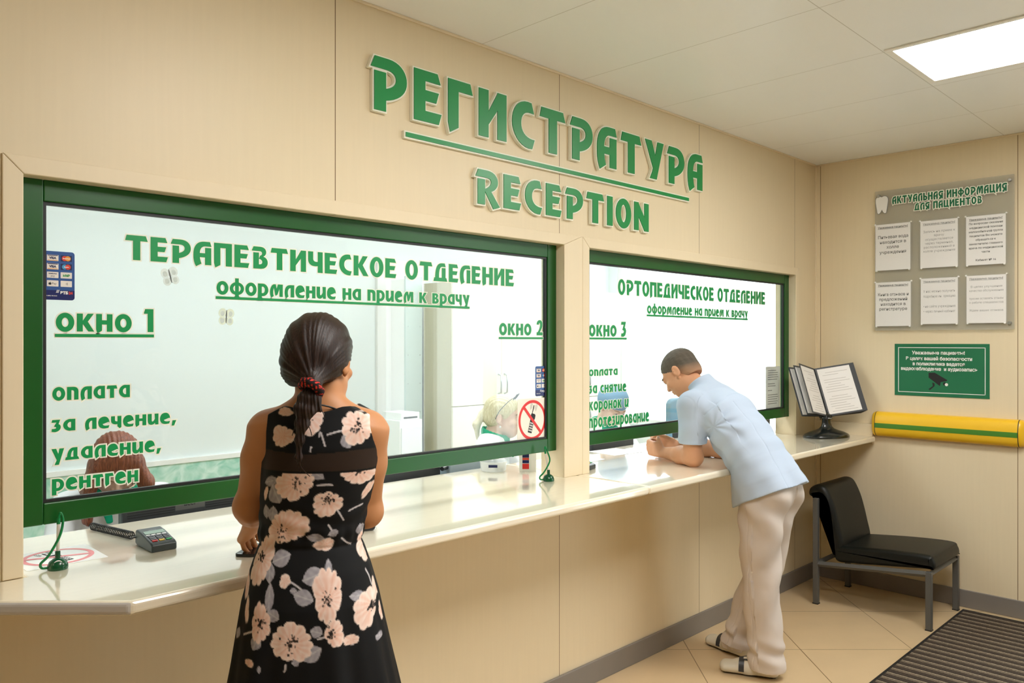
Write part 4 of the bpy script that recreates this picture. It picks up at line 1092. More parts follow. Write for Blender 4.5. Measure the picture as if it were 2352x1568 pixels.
# printed notice taped inside the second window
p = onY(1759, 842, GY + .008); q = onY(1791, 940, GY + .008)
t = empty('taped_notice', (p.x, GY + .008, q.z), label='white printed notice taped inside the second window behind the page stand', cat='notice')
w, h = q.x - p.x, p.z - q.z; f = front_frame(0, 0, 0)
bm = BM(); prism(bm, R_(0, 0, w, h), -.0006, 0, f); obj('paper', bm, m_paper, t)
for k, wd in enumerate((.6, .72, .7, .74, .68, 0, .5, .55, 0, .3, 0, .7, .72, .66, .7, .64)):
    if wd: bm = BM(); prism(bm, R_(w * .14, h * (.90 - k * .05), w * (.14 + wd), h * (.915 - k * .05)), .0001, .0002, f); obj_flat('text_line', bm, m_inkgrey, t)

# flip page stand
m_stand = M('black_stand_plastic', rgb(22, 27, 26), .25, spec=.5, coat=.2)
SB = Vector((4.835, 2.085, CZ))
st = empty('page_display_stand', (SB.x, SB.y, CZ), label='black flip page display stand with white pages at the end of the counter', cat='display stand')
fv = Vector((-.35, -.94, 0)).normalized(); rv = Vector((.94, -.35, 0)).normalized(); up = Vector((0, 0, 1))
# low oval base, wider than deep
bm = BM(); rings = []
prof = [(1.0, 0), (1.0, .010), (.93, .020), (.74, .032), (.50, .043), (.34, .052), (.24, .066), (.19, .09), (.19, .118), (.0, .118)]
sx_, sy_ = .165, .100
for k, z in prof:
    rings.append([bm.verts.new((Vector((math.cos(a), math.sin(a), 0)).x * sx_ * k * rv + math.sin(a) * max(sy_ * k, .0) * fv + up * z)) for a in [2 * PI * i / 40 for i in range(40)]])
for A, B in zip(rings, rings[1:]):
    for i in range(40): bm.faces.new((A[i], A[(i + 1) % 40], B[(i + 1) % 40], B[i]))
bm.faces.new(rings[0][::-1]); bmesh.ops.remove_doubles(bm, verts=bm.verts, dist=1e-5)
obj('base', bm, m_stand, st, smooth=40)
bm = BM(); tube(bm, [Vector((0, 0, .112)), Vector((0, 0, .126)), Vector((0, 0, .136)) - fv * .012], [.034, .032, .024], 20); obj('neck', bm, m_stand, st, smooth=40)
bm = BM(); tube(bm, spline([up * .120 + rv * -.036, up * .118 + fv * .037, up * .121 + rv * .04, up * .126 + rv * .055 + fv * .01], 6), .0022, 8); obj('wire_clip', bm, m_steel, st, smooth=60)
th = math.radians(21); sp_ = (-fv * math.sin(th) + up * math.cos(th)); pf = fv * math.cos(th) + up * math.sin(th)
O = up * .128 + fv * .012
bm = BM()
q = Matrix((rv, sp_, pf)).transposed().to_4x4(); q.translation = O
box(bm, -.045, .045, 0, .315, -.03, -.012, mat=q); obj('spine', bm, m_stand, st, bevel=.004)
def leaf(side, ph, zoff, front, tab=.030):
    ph = math.radians(ph); d = rv * (side * math.cos(ph)) + pf * math.sin(ph); nrm = (sp_.cross(d) if side < 0 else d.cross(sp_)).normalized()
    x = d; z = nrm
    mtx = Matrix((x, sp_, z)).transposed().to_4x4(); mtx.translation = O + pf * zoff + rv * side * .004
    w, h, t_ = .246, .312, .0016; e = .010
    bm = BM()
    for a in ((0, w, 0, e), (0, w, h - e, h), (0, e, e, h - e), (w - tab, w, e, h - e)): box(bm, a[0], a[1], a[2], a[3], -t_, t_, mat=mtx)
    lf = obj('leaf', bm, m_dark, st)
    bm = BM(); box(bm, e, w - tab, e, h - e, -.0006, .0006, mat=mtx); pg = obj('page', bm, m_paper, lf)
    if front:
        for k in range(17):
            if k in (2, 9): continue
            bm = BM(); y = h - .04 - k * .0155; prism(bm, R_(.035 + (.02 if k % 5 == 0 else 0), y, .195 - .02 * ((k * 7) % 4), y + .0028), .0008, .0010, mtx); obj_flat('text_line', bm, M('faint_ink', rgb(196, 192, 190), .7) if 'faint_ink' not in bpy.data.materials else bpy.data.materials['faint_ink'], pg)
for i in range(6): leaf(1, 26 - i * 2.6, -.003 * i, i == 0, .030 + .004 * i)
for i in range(3): leaf(-1, 26 - i * 8.0, -.003 * i, i == 0, .011)

# small things at the glass gap
c = onZ(1133, 1081, CZ)
t = empty('plastic_tub', (c.x, c.y, CZ), label='round clear plastic tub under the window frame in front of the blonde receptionist', cat='tub')
m_tub = M('clear_tub_plastic', rgb(236, 240, 240), .15, alpha=.42)
bm = BM(); lathe(bm, [(0, .001), (.054, .001), (.058, .004), (.062, .044), (.064, .046), (.0625, .047), (.060, .044), (.056, .006), (0, .004)], 40); obj('tub_wall', bm, m_tub, t, smooth=40)
bm = BM()
random.seed(3)
for k in range(26):
    r_, a_ = .048 * math.sqrt(random.random()), random.random() * 6.28
    prism(bm, ellipse(0, 0, .009, .009, 12), 0, .002, Matrix.Translation((r_ * math.cos(a_), r_ * math.sin(a_), .006 + .010 * random.random())) @ Matrix.Rotation(random.uniform(-.4, .4), 4, 'X'))
o = obj('loose_coins', bm, M('dull_coin', rgb(140, 134, 116), .4, metal=.6), t); o['kind'] = 'stuff'
bm = BM(); prism(bm, [(-.02, -.006), (.02, -.006), (.02, .006), (-.02, .006)], 0, .0004, Matrix.Translation((-.043, -.043, .030)) @ Matrix.Rotation(math.radians(-45), 4, 'Z') @ Matrix.Rotation(PI / 2, 4, 'X')); obj('tub_label', bm, m_lblack, t)
c = onZ(1208, 1083, CZ)
t = empty('leaflet_holder', (c.x, c.y, CZ), label='white leaflet card with red and blue print standing by the pillar', cat='leaflet')
for rz, w_, nm in ((-.75, .050, 'front_card'), (-.75, .050, 'rear_card')):
    Tq = Matrix.Translation((0 if nm == 'front_card' else .035, 0 if nm == 'front_card' else .035, .0)) @ Matrix.Rotation(-PI / 4, 4, 'Z') @ Matrix.Rotation(PI / 2 + (-.1 if nm == 'front_card' else .1), 4, 'X')
    bm = BM(); box(bm, -.03, .045, 0, .10, 0, .001, mat=Tq); k_ = obj(nm, bm, m_white, t)
    if nm == 'front_card':
        for z0_, z1_, mm in ((.012, .036, m_rring), (.038, .052, m_navy), (.053, .062, m_rd), (.063, .084, m_lblack)):
            bm = BM(); prism(bm, R_(-.016, z0_, .014, z1_), .0011, .0014, Tq); obj_flat('printed_panel', bm, mm, k_)
c = onZ(1236, 1071, CZ)
bm = BM(); box(bm, -.018, .018, -.012, .012, 0, .07, mat=Matrix.Rotation(-PI / 4, 4, 'Z')); o = obj('wooden_block', bm, M('brown_wood', rgb(176, 130, 78), .5, vary=.1, scale=20, stretch=(1, 1, .2)), bevel=.002)
o.location = (c.x - .02, c.y + .02, CZ); tag(o, 'small brown wooden block behind the leaflet card', 'block')

# office equipment seen in the gap below the frames
def monitor(x0, x1, y, ztop, label, text=None, vents=False):
    t = empty('monitor', ((x0 + x1) / 2, y, .74), label=label, cat='monitor', group='dark monitors turned away from the hall')
    w = x1 - x0; zt = ztop - .74
    bm = BM(); box(bm, -w / 2, w / 2, 0, .045, .02, zt); obj('casing', bm, m_dark, t, bevel=.008)
    bm = BM(); box(bm, -w / 2 + .015, w / 2 - .015, .045, .047, .04, zt - .015); obj('screen', bm, m_blackg, t)
    bm = BM(); box(bm, -.1, .1, -.04, .05, 0, .012); box(bm, -.02, .02, .01, .035, .012, .05); obj('stand', bm, m_black, t, bevel=.003)
    if vents:
        for sg in (-1, 1):
            for k in range(5):
                bm = BM(); z = zt - .014 - k * .008; box(bm, *(sorted((sg * .055, sg * (w / 2 - .015)))), -.0015, .002, z - .0035, z); obj('vent_slot', bm, m_black, t)
    if text:
        bm = BM(); add_text(bm, front_frame(0, -.001, zt - .032), 0, 0, text, .026, 'CENTER', bold=.0004); obj_flat('maker_mark', bm, m_black, t)
        bm = BM(); box(bm, -.052, .052, -.0007, .002, zt - .045, zt - .004); obj('mark_plate', bm, m_tube, t)
    return t
monitor(.945, 1.40, 2.78, .995, 'dark monitor back with vent slots under the frame beside the woman', 'acer', True)
monitor(1.98, 2.33, 2.79, .975, 'blue black monitor under the frame to the right of the woman')
monitor(3.40, 3.78, 2.77, .985, 'dark monitor in the gap below the left end of the second window')
monitor(4.24, 4.66, 2.77, .985, 'dark monitor in the gap behind the man\'s hands')
bm = BM(); tube(bm, [(0, 0, .012), (.07, .03, .014)], [.010, .012], 12); o = obj('hand_scanner', bm, m_blackg, smooth=40); c = onZ(1012, 1082, CZ); o.location = (c.x, c.y - .01, CZ); tag(o, 'short black tube lying under the frame just right of the woman', 'scanner')
t = tag(obj('document_tray', (lambda b: (box(b, 2.36, 2.66, 2.76, 2.95, .741, .975), b)[1])(BM()), M('grey_blue_tray', rgb(150, 166, 178), .4), bevel=.006), 'grey blue document tray on the desk left of the blonde receptionist', 'tray')
bm = BM(); box(bm, 2.38, 2.64, 2.762, 2.948, .976, .985, mat=Matrix.Translation((0, 0, 0))); tag(obj('paper_stack', bm, m_paper), 'thin stack of white paper on the grey document tray', 'paper')
bm = BM(); box(bm, 4.685, 4.765, 2.42, 2.50, CZ, CZ + .12); tag(obj('upright_box', bm, m_dark, bevel=.004), 'dark upright box on the counter by the right jamb of the second window', 'box')
for (x, y, rz, lb) in ((3.02, 2.56, .1, 'sheet of white paper on the counter under the left end of the second window'), (3.38, 2.60, -.12, 'white paper sheet on the counter to the left of the man\'s hands'), (4.12, 2.50, .06, 'white paper sheet on the counter behind the man\'s forearms')):
    bm = BM(); box(bm, -.105, .105, -.1, .1, .0004, .0012, mat=Matrix.Rotation(rz, 4, 'Z')); o = obj('paper_sheet', bm, m_paper); o.location = (x, y, CZ); tag(o, lb, 'paper', 'loose papers at the second window')
# blue office chair seen through the second window
m_bl = M('blue_grey_fabric', rgb(112, 146, 168), .8, bump=.2, bscale=300)
def office_chair(loc, rz, label, back=True):
    oc = empty('office_chair' if back else 'office_stool', loc, rz, label=label, cat='chair' if back else 'stool', group=None if back else 'office stools behind the counter')
    if back: bm = BM(); prism(bm, rrect(-.23, .60, .23, 1.06, .06), -.035, .035, front_frame(0, .2, 0)); obj('backrest', bm, m_bl, oc, bevel=.02, seg=3)
    bm = BM(); prism(bm, rrect(-.24, -.24, .24, .24, .07), .43, .50); obj('seat', bm, m_bl, oc, bevel=.02, seg=3)
    if back: bm = BM(); box(bm, -.03, .03, .22, .245, .47, .70); box(bm, -.03, .03, .1, .245, .40, .43); obj('back_bracket', bm, m_black, oc)
    bm = BM(); tube(bm, [(0, 0, .08), (0, 0, .43)], .028, 16); obj('gas_column', bm, m_black, oc)
    for k in range(5):
        a_ = 2 * PI * k / 5; bm = BM(); tube(bm, [(0, 0, .09), (.28 * math.cos(a_), .28 * math.sin(a_), .055)], [.025, .016], 8); lg = obj('leg', bm, m_black, oc)
        bm = BM(); lathe(bm, [(0, -.012), (.027, -.012), (.027, .012), (0, .012)], 16, Matrix.Translation((.28 * math.cos(a_), .28 * math.sin(a_), .027)) @ Matrix.Rotation(PI / 2, 4, 'X')); obj('castor', bm, m_black, lg)
office_chair((5.78, 3.52, 0), -.4, 'blue grey office chair inside the second window right of the man')
# ------------------------------------------------------------------ organic shapes: smooth-blended distance fields meshed with surface nets
def sc_(v): return np.asarray(v, np.float32)
class Field:
    def __init__(s, lo, hi, h):
        s.h = h; s.lo = np.array(lo, np.float64)
        s.n = [int(math.ceil((b - a) / h)) + 1 for a, b in zip(lo, hi)]
        s.f = np.full(s.n, 9.0, np.float32)
    def _win(s, lo, hi):
        a = [max(0, int((l - o) / s.h)) for l, o in zip(lo, s.lo)]
        b = [min(n, int((x - o) / s.h) + 2) for x, o, n in zip(hi, s.lo, s.n)]
        if any(y <= x for x, y in zip(a, b)): return None, None
        sl = tuple(slice(x, y) for x, y in zip(a, b))
        ax = [(s.lo[i] + s.h * np.arange(a[i], b[i])).astype(np.float32) for i in range(3)]
        return sl, (ax[0][:, None, None], ax[1][None, :, None], ax[2][None, None, :])
    def _put(s, sl, d, k, op):
        g = s.f[sl]
        if op == 'add':
            if k > 0:
                h = np.maximum(k - np.abs(g - d), 0) / k
                s.f[sl] = np.minimum(g, d) - h * h * k * .25
            else: s.f[sl] = np.minimum(g, d)
        else:
            if k > 0:
                h = np.maximum(k - np.abs(g + d), 0) / k
                s.f[sl] = np.maximum(g, -d) + h * h * k * .25
            else: s.f[sl] = np.maximum(g, -d)
    def cap(s, a, b, ra, rb=None, k=.01, op='add'):
        rb = ra if rb is None else rb
        a, b = np.array(a, float), np.array(b, float); r = max(ra, rb) + k + 3 * s.h
        sl, (x, y, z) = s._win(np.minimum(a, b) - r, np.maximum(a, b) + r)
        if sl is None: return s
        d = b - a; dd = float(d @ d) or 1e-9
        t = np.clip(((x - a[0]) * d[0] + (y - a[1]) * d[1] + (z - a[2]) * d[2]) / dd, 0, 1)
        q = np.sqrt((x - a[0] - t * d[0]) ** 2 + (y - a[1] - t * d[1]) ** 2 + (z - a[2] - t * d[2]) ** 2) - (ra + (rb - ra) * t)
        s._put(sl, q.astype(np.float32), k, op); return s
    def ell(s, c, r, R=None, k=.01, op='add'):
        c = np.array(c, float); r = np.array(r, float); m = r.max() + k + 3 * s.h
        sl, (x, y, z) = s._win(c - m, c + m)
        if sl is None: return s
        x, y, z = x - c[0], y - c[1], z - c[2]
        if R is not None:
            R = np.array(R, float)      # columns are the local axes
            x, y, z = (R[0, 0] * x + R[1, 0] * y + R[2, 0] * z, R[0, 1] * x + R[1, 1] * y + R[2, 1] * z, R[0, 2] * x + R[1, 2] * y + R[2, 2] * z)
        k0 = np.sqrt((x / r[0]) ** 2 + (y / r[1]) ** 2 + (z / r[2]) ** 2)
        k1 = np.sqrt((x / r[0] ** 2) ** 2 + (y / r[1] ** 2) ** 2 + (z / r[2] ** 2) ** 2) + 1e-9
        s._put(sl, (k0 * (k0 - 1) / k1).astype(np.float32), k, op); return s
    def lcap(s, a, b, side, ra, rb, k=.02, op='add', caps=True):
        """capsule of elliptical section: ra/rb = (half width along side, half depth)"""
        a, b = np.array(a, float), np.array(b, float); m = max(*ra, *rb) + k + 3 * s.h
        sl, (x, y, z) = s._win(np.minimum(a, b) - m, np.maximum(a, b) + m)
        if sl is None: return s
        d = b - a; L = math.sqrt(float(d @ d)) or 1e-9; w = d / L
        u = np.array(side, float); u = u - w * (u @ w); u /= np.linalg.norm(u); v = np.cross(w, u)
        X, Y, Z = x - a[0], y - a[1], z - a[2]
        lw = X * w[0] + Y * w[1] + Z * w[2]; lu = X * u[0] + Y * u[1] + Z * u[2]; lv = X * v[0] + Y * v[1] + Z * v[2]
        t = np.clip(lw / L, 0, 1); ex = lw - t * L
        rx = ra[0] + (rb[0] - ra[0]) * t; ry = ra[1] + (rb[1] - ra[1]) * t
        mn = np.minimum(rx, ry)
        q = (np.sqrt((lu / rx) ** 2 + (lv / ry) ** 2 + (ex / mn) ** 2) - 1) * mn
        s._put(sl, q.astype(np.float32), k, op); return s
    def cut(s, p, n, k=0):
        """remove everything on the side n points to"""
        p, n = np.array(p, float), np.array(n, float); n = n / np.linalg.norm(n)
        sl, (x, y, z) = s._win(s.lo, s.lo + s.h * np.array(s.n))
        d = ((x - p[0]) * n[0] + (y - p[1]) * n[1] + (z - p[2]) * n[2]).astype(np.float32)
        g = s.f[sl]
        s.f[sl] = np.maximum(g, d); return s
    def coords(s):
        return s._win(s.lo, s.lo + s.h * np.array(s.n))[1]
    def mesh(s, smooth=2):
        f = s.f; sg = f < 0; n = f.shape
        c = np.zeros(tuple(x - 1 for x in n), np.uint8)
        off = [(i, j, k) for i in (0, 1) for j in (0, 1) for k in (0, 1)]
        for i, j, k in off: c += sg[i:n[0] - 1 + i, j:n[1] - 1 + j, k:n[2] - 1 + k]
        act = np.argwhere((c > 0) & (c < 8)); N = len(act)
        idx = np.full(c.shape, -1, np.int32); idx[act[:, 0], act[:, 1], act[:, 2]] = np.arange(N)
        V = np.stack([f[act[:, 0] + i, act[:, 1] + j, act[:, 2] + k] for i, j, k in off], 1)
        acc = np.zeros((N, 3)); cnt = np.zeros(N)
        for a in range(8):
            for b in range(a + 1, 8):
                if sum(x != y for x, y in zip(off[a], off[b])) != 1: continue
                m = (V[:, a] < 0) != (V[:, b] < 0)
                t = V[m, a] / (V[m, a] - V[m, b])
                pa, pb = np.array(off[a], float), np.array(off[b], float)
                acc[m] += pa + t[:, None] * (pb - pa); cnt[m] += 1
        P = act + acc / cnt[:, None]
        quads = []
        for ax in range(3):
            o1, o2 = [(1, 2), (2, 0), (0, 1)][ax]
            s0 = [slice(0, n[i] - 1) for i in range(3)]; s1 = list(s0); s1[ax] = slice(1, n[ax])
            d = sg[tuple(s0)].astype(np.int8) - sg[tuple(s1)].astype(np.int8)
            for sgn in (1, -1):
                e = np.argwhere(d == sgn); e = e[(e[:, o1] > 0) & (e[:, o2] > 0)]
                def at(da, db):
                    q = e.copy(); q[:, o1] -= da; q[:, o2] -= db
                    return idx[q[:, 0], q[:, 1], q[:, 2]]
                Q4 = np.stack([at(1, 1), at(0, 1), at(0, 0), at(1, 0)], 1)
                quads.append(Q4 if sgn > 0 else Q4[:, ::-1])
        Qs = np.concatenate(quads); Qs = Qs[(Qs >= 0).all(1)]
        ea = np.concatenate([Qs[:, i] for i in range(4)]); eb = np.concatenate([Qs[:, (i + 1) % 4] for i in range(4)])
        A = np.concatenate([ea, eb]); B = np.concatenate([eb, ea]); deg = np.bincount(A, minlength=N) + 1e-9
        for _ in range(smooth):
            P = .5 * P + .5 * np.stack([np.bincount(A, weights=P[B, i], minlength=N) / deg for i in range(3)], 1)
        s.P = s.lo + P * s.h; s.Q = Qs
        return s.P, Qs
def np_mesh(name, P, Qs, mat, parent=None, col=None):
    me = bpy.data.meshes.new(name)
    me.vertices.add(len(P)); me.vertices.foreach_set('co', np.asarray(P, np.float32).ravel())
    me.loops.add(len(Qs) * 4); me.loops.foreach_set('vertex_index', Qs.astype(np.int32).ravel())
    me.polygons.add(len(Qs)); me.polygons.foreach_set('loop_start', np.arange(0, len(Qs) * 4, 4, dtype=np.int32))
    me.polygons.foreach_set('use_smooth', np.ones(len(Qs), bool))
    me.update(calc_edges=True)
    if col is not None:
        a = me.color_attributes.new('Col', 'FLOAT_COLOR', 'POINT')
        c = np.ones((len(P), 4), np.float32); c[:, :col.shape[1]] = col
        a.data.foreach_set('color', c.ravel())
    return link_mesh(name, me, mat, parent)
def field_obj(fl, name, mat, parent=None, smooth=2, colf=None, disp=None):
    P, Qs = fl.mesh(smooth)
    if disp is not None: P = disp(P)
    return np_mesh(name, P, Qs, mat, parent, None if colf is None else colf(P))
def vnoise(P, f, seed=0):
    """cheap smooth value noise on points, -1..1"""
    rs = np.random.RandomState(seed); out = 0
    for _ in range(5):
        k = rs.normal(size=3) * f; out = out + np.sin(P @ k + rs.uniform(0, 6.28))
    return out / 5

def axes(fwd, up):
    f = np.array(fwd, float); f /= np.linalg.norm(f); u = np.array(up, float); u -= f * (u @ f); u /= np.linalg.norm(u)
    return np.stack([np.cross(f, u), f, u], 1)      # columns right, forward, up
def head(fl, c, fwd, up, k=1.0, jaw=1.0):
    """a head of height .225*k centred on c"""
    R = axes(fwd, up); c = np.array(c, float)
    L = lambda x, y, z: c + R @ (np.array([x, y, z]) * k)
    E_ = lambda p, r, kk, op='add', Ro=None: fl.ell(L(*p), np.array(r) * k, R if Ro is None else R @ Ro, kk * k, op)
    E_((0, -.014, .034), (.074, .094, .080), .01)
    E_((0, .030, -.030), (.061 * jaw, .060, .080), .03)
    E_((0, .048, -.083), (.036 * jaw, .036, .028), .03)
    E_((.042 * jaw, .012, -.060), (.020, .040, .024), .03); E_((-.042 * jaw, .012, -.060), (.020, .040, .024), .03)
    E_((0, .078, .022), (.046, .016, .010), .014)
    for sx in (-1, 1):
        E_((sx * .031, .091, .002), (.018, .014, .011), .010, 'sub')
        E_((sx * .031, .076, .002), (.0135, .0135, .0125), .003)
        E_((sx * .031, .083, .009), (.017, .010, .0045), .005)
        E_((sx * .044, .066, -.028), (.020, .018, .015), .02)
    fl.cap(L(0, .086, .010), L(0, .106, -.026), .006 * k, .0095 * k, .012 * k)
    for sx in (-1, 1): E_((sx * .011, .095, -.031), (.008, .011, .007), .007)
    E_((0, .088, -.052), (.022, .012, .0055), .006); E_((0, .087, -.063), (.019, .012, .0062), .006)
    fl.cap(L(-.021, .098, -.0575), L(.021, .098, -.0575), .0018 * k, None, .003 * k, 'sub')
    for sx in (-1, 1):
        rz = math.radians(-22 * sx); Ro = np.array([[math.cos(rz), -math.sin(rz), 0], [math.sin(rz), math.cos(rz), 0], [0, 0, 1]])
        E_((sx * .078, -.012, -.008), (.0065, .019, .031), .006, 'add', Ro)
        E_((sx * .0855, -.008, -.004), (.005, .011, .020), .004, 'sub', Ro)
        E_((sx * .072, .0, -.034), (.006, .008, .009), .006)
    return L, R
def lerp(a, b, t): return np.array(a, float) * (1 - t) + np.array(b, float) * t
def hand(fl, wrist, fwd, palm, thumb_side, curl, size=1.0, spread=.10, thumb_out=.6):
    """palm and five fingers. fwd = wrist to knuckles, palm = out of the palm, curl = bend per joint (radians) for the four fingers"""
    w = np.array(wrist, float); f = np.array(fwd, float); f /= np.linalg.norm(f)
    n = np.array(palm, float); n -= f * (n @ f); n /= np.linalg.norm(n); sd = np.cross(f, n)
    if sd @ np.array(thumb_side, float) < 0: sd = -sd
    S = size; kn = []
    xs = (.030, .010, -.010, -.028); ln = (.092, .096, .091, .080); seg = ((.042, .026, .021), (.046, .029, .022), (.042, .027, .021), (.033, .020, .019)); rad = (.0088, .0090, .0086, .0076)
    for x, l in zip(xs, ln): kn.append(w + f * l * S + sd * x * S)
    for x, kp in zip(xs, kn):
        fl.cap(w + sd * x * .62 * S + f * .012 * S, kp, .0145 * S, .0115 * S, .012 * S)
    fl.ell(w + f * .048 * S + n * .006 * S, np.array((.034, .044, .014)) * S, np.stack([sd, f, n], 1), .012 * S)
    fl.cap(w, w + f * .02 * S, .024 * S, .022 * S, .015 * S)
    tips = []
    for i, (kp, sg_, r) in enumerate(zip(kn, seg, rad)):
        cs = curl[i] if hasattr(curl, '__len__') else curl
        d0 = f + sd * (xs[i] * spread * 10); d0 /= np.linalg.norm(d0); ang = cs * .8; p = kp
        for j, L_ in enumerate(sg_):
            d = d0 * math.cos(ang) + n * math.sin(ang); q = p + d * L_ * S
            fl.cap(p, q, r * S * (1 - .09 * j), r * S * (1 - .09 * (j + 1)), .003 * S); p = q; ang += cs * (1.0 if j == 0 else .75)
        tips.append(p)
    b = w + f * .020 * S + sd * .026 * S + n * .010 * S
    d = sd * thumb_out + f * (.75) + n * .45; d /= np.linalg.norm(d); m1 = b + d * .040 * S
    d2 = d * .75 + f * .45 + n * .35 - sd * .15; d2 /= np.linalg.norm(d2); m2 = m1 + d2 * .032 * S
    d3 = d2 + n * .3 - sd * .25; d3 /= np.linalg.norm(d3); m3 = m2 + d3 * .024 * S
    fl.cap(b, m1, .0145 * S, .0110 * S, .012 * S); fl.cap(m1, m2, .0105 * S, .0095 * S, .004 * S); fl.cap(m2, m3, .0095 * S, .0080 * S, .003 * S)
    return tips
def face_details(parent, L, R, k, brow, lip, iris, lashes=True):
    """eyes, brows: children of the person"""
    Rm = Matrix([list(R[i]) for i in range(3)]).to_4x4()
    m_eye = bpy.data.materials.get('eye_white') or M('eye_white', rgb(226, 220, 214), .2)
    for sx in (-1, 1):
        c = Vector(L(sx * .031, .0775, .0015))
        T = Matrix.Translation(c) @ Rm
        bm = BM(); bmesh.ops.create_uvsphere(bm, u_segments=16, v_segments=10, radius=.0125 * k, matrix=T); e = obj('eye', bm, m_eye, parent, smooth=80)
        bm = BM(); prism(bm, ellipse(0, 0, .0055 * k, .0055 * k, 16), .0118 * k, .0128 * k, T @ Matrix.Rotation(-PI / 2, 4, 'X')); obj('iris', bm, iris, e)
        bm = BM(); tube(bm, [Vector(L(sx * x, y, z)) for x, y, z in ((.014, .093, .020), (.028, .093, .026), (.042, .084, .024), (.050, .075, .019))], [.002 * k, .0028 * k, .0024 * k, .001 * k], 8); obj('eyebrow', bm, brow, parent, smooth=60)

m_skinW = M('tanned_skin', rgb(184, 128, 86), .5, spec=.35, vary=.035, scale=14)
m_skinM = M('ruddy_skin', rgb(206, 152, 116), .5, spec=.35, vary=.04, scale=16)
m_skinF = M('fair_skin', rgb(232, 196, 176), .5, spec=.35, vary=.02, scale=14)
m_iris = M('brown_iris', rgb(60, 44, 32), .25); m_irisb = M('blue_iris', rgb(80, 110, 130), .25)
def hair_mat(name, c, c2, stretch=(60, 60, 3), bump=.5):
    m, N, L, b = new_mat(name)
    tc = N.new('ShaderNodeTexCoord'); mp = N.new('ShaderNodeMapping'); mp.inputs['Scale'].default_value = stretch
    L.new(tc.outputs['Object'], mp.inputs['Vector'])
    nz = N.new('ShaderNodeTexNoise'); nz.inputs['Scale'].default_value = 5; nz.inputs['Detail'].default_value = 6; nz.inputs['Distortion'].default_value = .4
    L.new(mp.outputs['Vector'], nz.inputs['Vector'])
    rp = N.new('ShaderNodeValToRGB'); rp.color_ramp.elements[0].color = c; rp.color_ramp.elements[0].position = .35; rp.color_ramp.elements[1].color = c2; rp.color_ramp.elements[1].position = .7
    L.new(nz.outputs['Fac'], rp.inputs['Fac']); L.new(rp.outputs['Color'], b.inputs['Base Color'])
    bp = N.new('ShaderNodeBump'); bp.inputs['Strength'].default_value = bump; bp.inputs['Distance'].default_value = .002
    L.new(nz.outputs['Fac'], bp.inputs['Height']); L.new(bp.outputs['Normal'], b.inputs['Normal'])
    b.inputs['Roughness'].default_value = .46; b.inputs['Specular IOR Level'].default_value = .32
    return m
# ------------------------------------------------------------------ woman at the first window, seen from behind
WD0, WL0 = 1.923, -.4667
wom = empty('person', ((WD0 + WL0) / math.sqrt(2), (WD0 - WL0) / math.sqrt(2), 0), -PI / 4,
            label='woman in sleeveless black floral dress with dark ponytail, seen from behind at the counter', cat='person')
def Wp(u, v, y=0.0):
    d = WD0 + y
    return np.array(((u - 1176) / F * d - WL0, y, CAM_H - (v - 784) / F * d))
# body profile by height: centre, half width, half depth, depth centre
prof_z = np.array([.40, .56, .71, .82, .93, 1.00, 1.055, 1.065, 1.14, 1.20, 1.25, 1.29, 1.33, 1.365, 1.40])
prof_c = np.array([-.012, -.012, -.014, -.016, -.018, -.020, -.022, -.022, -.014, -.004, .003, .006, .008, .004, .002])
prof_w = np.array([.245, .222, .196, .177, .157, .138, .119, .119, .125, .134, .140, .143, .146, .138, .120])
prof_d = np.array([.215, .195, .175, .155, .132, .112, .092, .092, .098, .108, .112, .104, .090, .074, .060])
prof_y = np.array([.0, .0, .0, -.004, -.008, -.004, .002, .002, .004, .010, .012, .006, .0, .0, .0])
def body_loft(fl, grow=0.0, folds=None, z0=None, z1=None, pw=2.25):
    sl, (x, y, z) = fl._win(fl.lo, fl.lo + fl.h * np.array(fl.n))
    zz = z.ravel(); I = lambda a: np.interp(zz, prof_z, a)[None, None, :]
    rw, rd = I(prof_w) + grow, I(prof_d) + grow
    X, Y = x - I(prof_c), y - I(prof_y)
    q = (np.abs(X) / rw) ** pw + (np.abs(Y) / rd) ** pw
    d = (q ** (1 / pw) - 1) * np.minimum(rw, rd)
    if folds is not None: d = d + folds(np.arctan2(X / rw, -Y / rd), z)
    return d.astype(np.float32)
# skin: head, neck, shoulders, arms, legs in one surface
fl = Field((-.32, -.18, 0), (.24, .42, 1.64), .0036)
d = body_loft(fl, -.006); z = fl.coords()[2]
d = np.maximum(d, .70 - z); d = np.maximum(d, z - (1.366 - .45 * np.maximum(np.abs(fl.coords()[0]) - .06, 0)))
fl.f[:] = np.minimum(fl.f, d)
hc = np.array([-.004, .012, 1.492])
ff, fu = (.20, .97, -.10), (0, .10, 1)
sL, sR = np.array([-.128, .0, 1.322]), np.array([.118, .0, 1.322])
fl.cap((.0, .0, 1.34), (.0, .006, 1.42), .050, .046, .03)
fl.cap((-.03, -.012, 1.385), sL + (.01, 0, .012), .030, .036, .04); fl.cap((.03, -.012, 1.385), sR + (-.01, 0, .012), .030, .036, .04)
L_, R_h = head(fl, hc, ff, fu, .93, .94)
eL, wL = np.array([-.178, .030, 1.135]), np.array([-.226, .205, 1.062])
eR, wR = np.array([.104, .062, 1.116]), np.array([.01, .262, 1.050])
fl.cap(sL, lerp(sL, eL, .35), .046, .045, .03); fl.cap(lerp(sL, eL, .35), eL, .045, .036, .02); fl.ell(eL + (0, -.004, -.004), (.036, .037, .036), None, .02)
fl.cap(eL, lerp(eL, wL, .35), .037, .037, .02); fl.cap(lerp(eL, wL, .35), wL, .037, .024, .02)
fl.cap(sR, lerp(sR, eR, .4), .044, .042, .03); fl.cap(lerp(sR, eR, .4), eR, .042, .033, .02); fl.ell(eR + (0, -.004, -.006), (.033, .034, .034), None, .02)
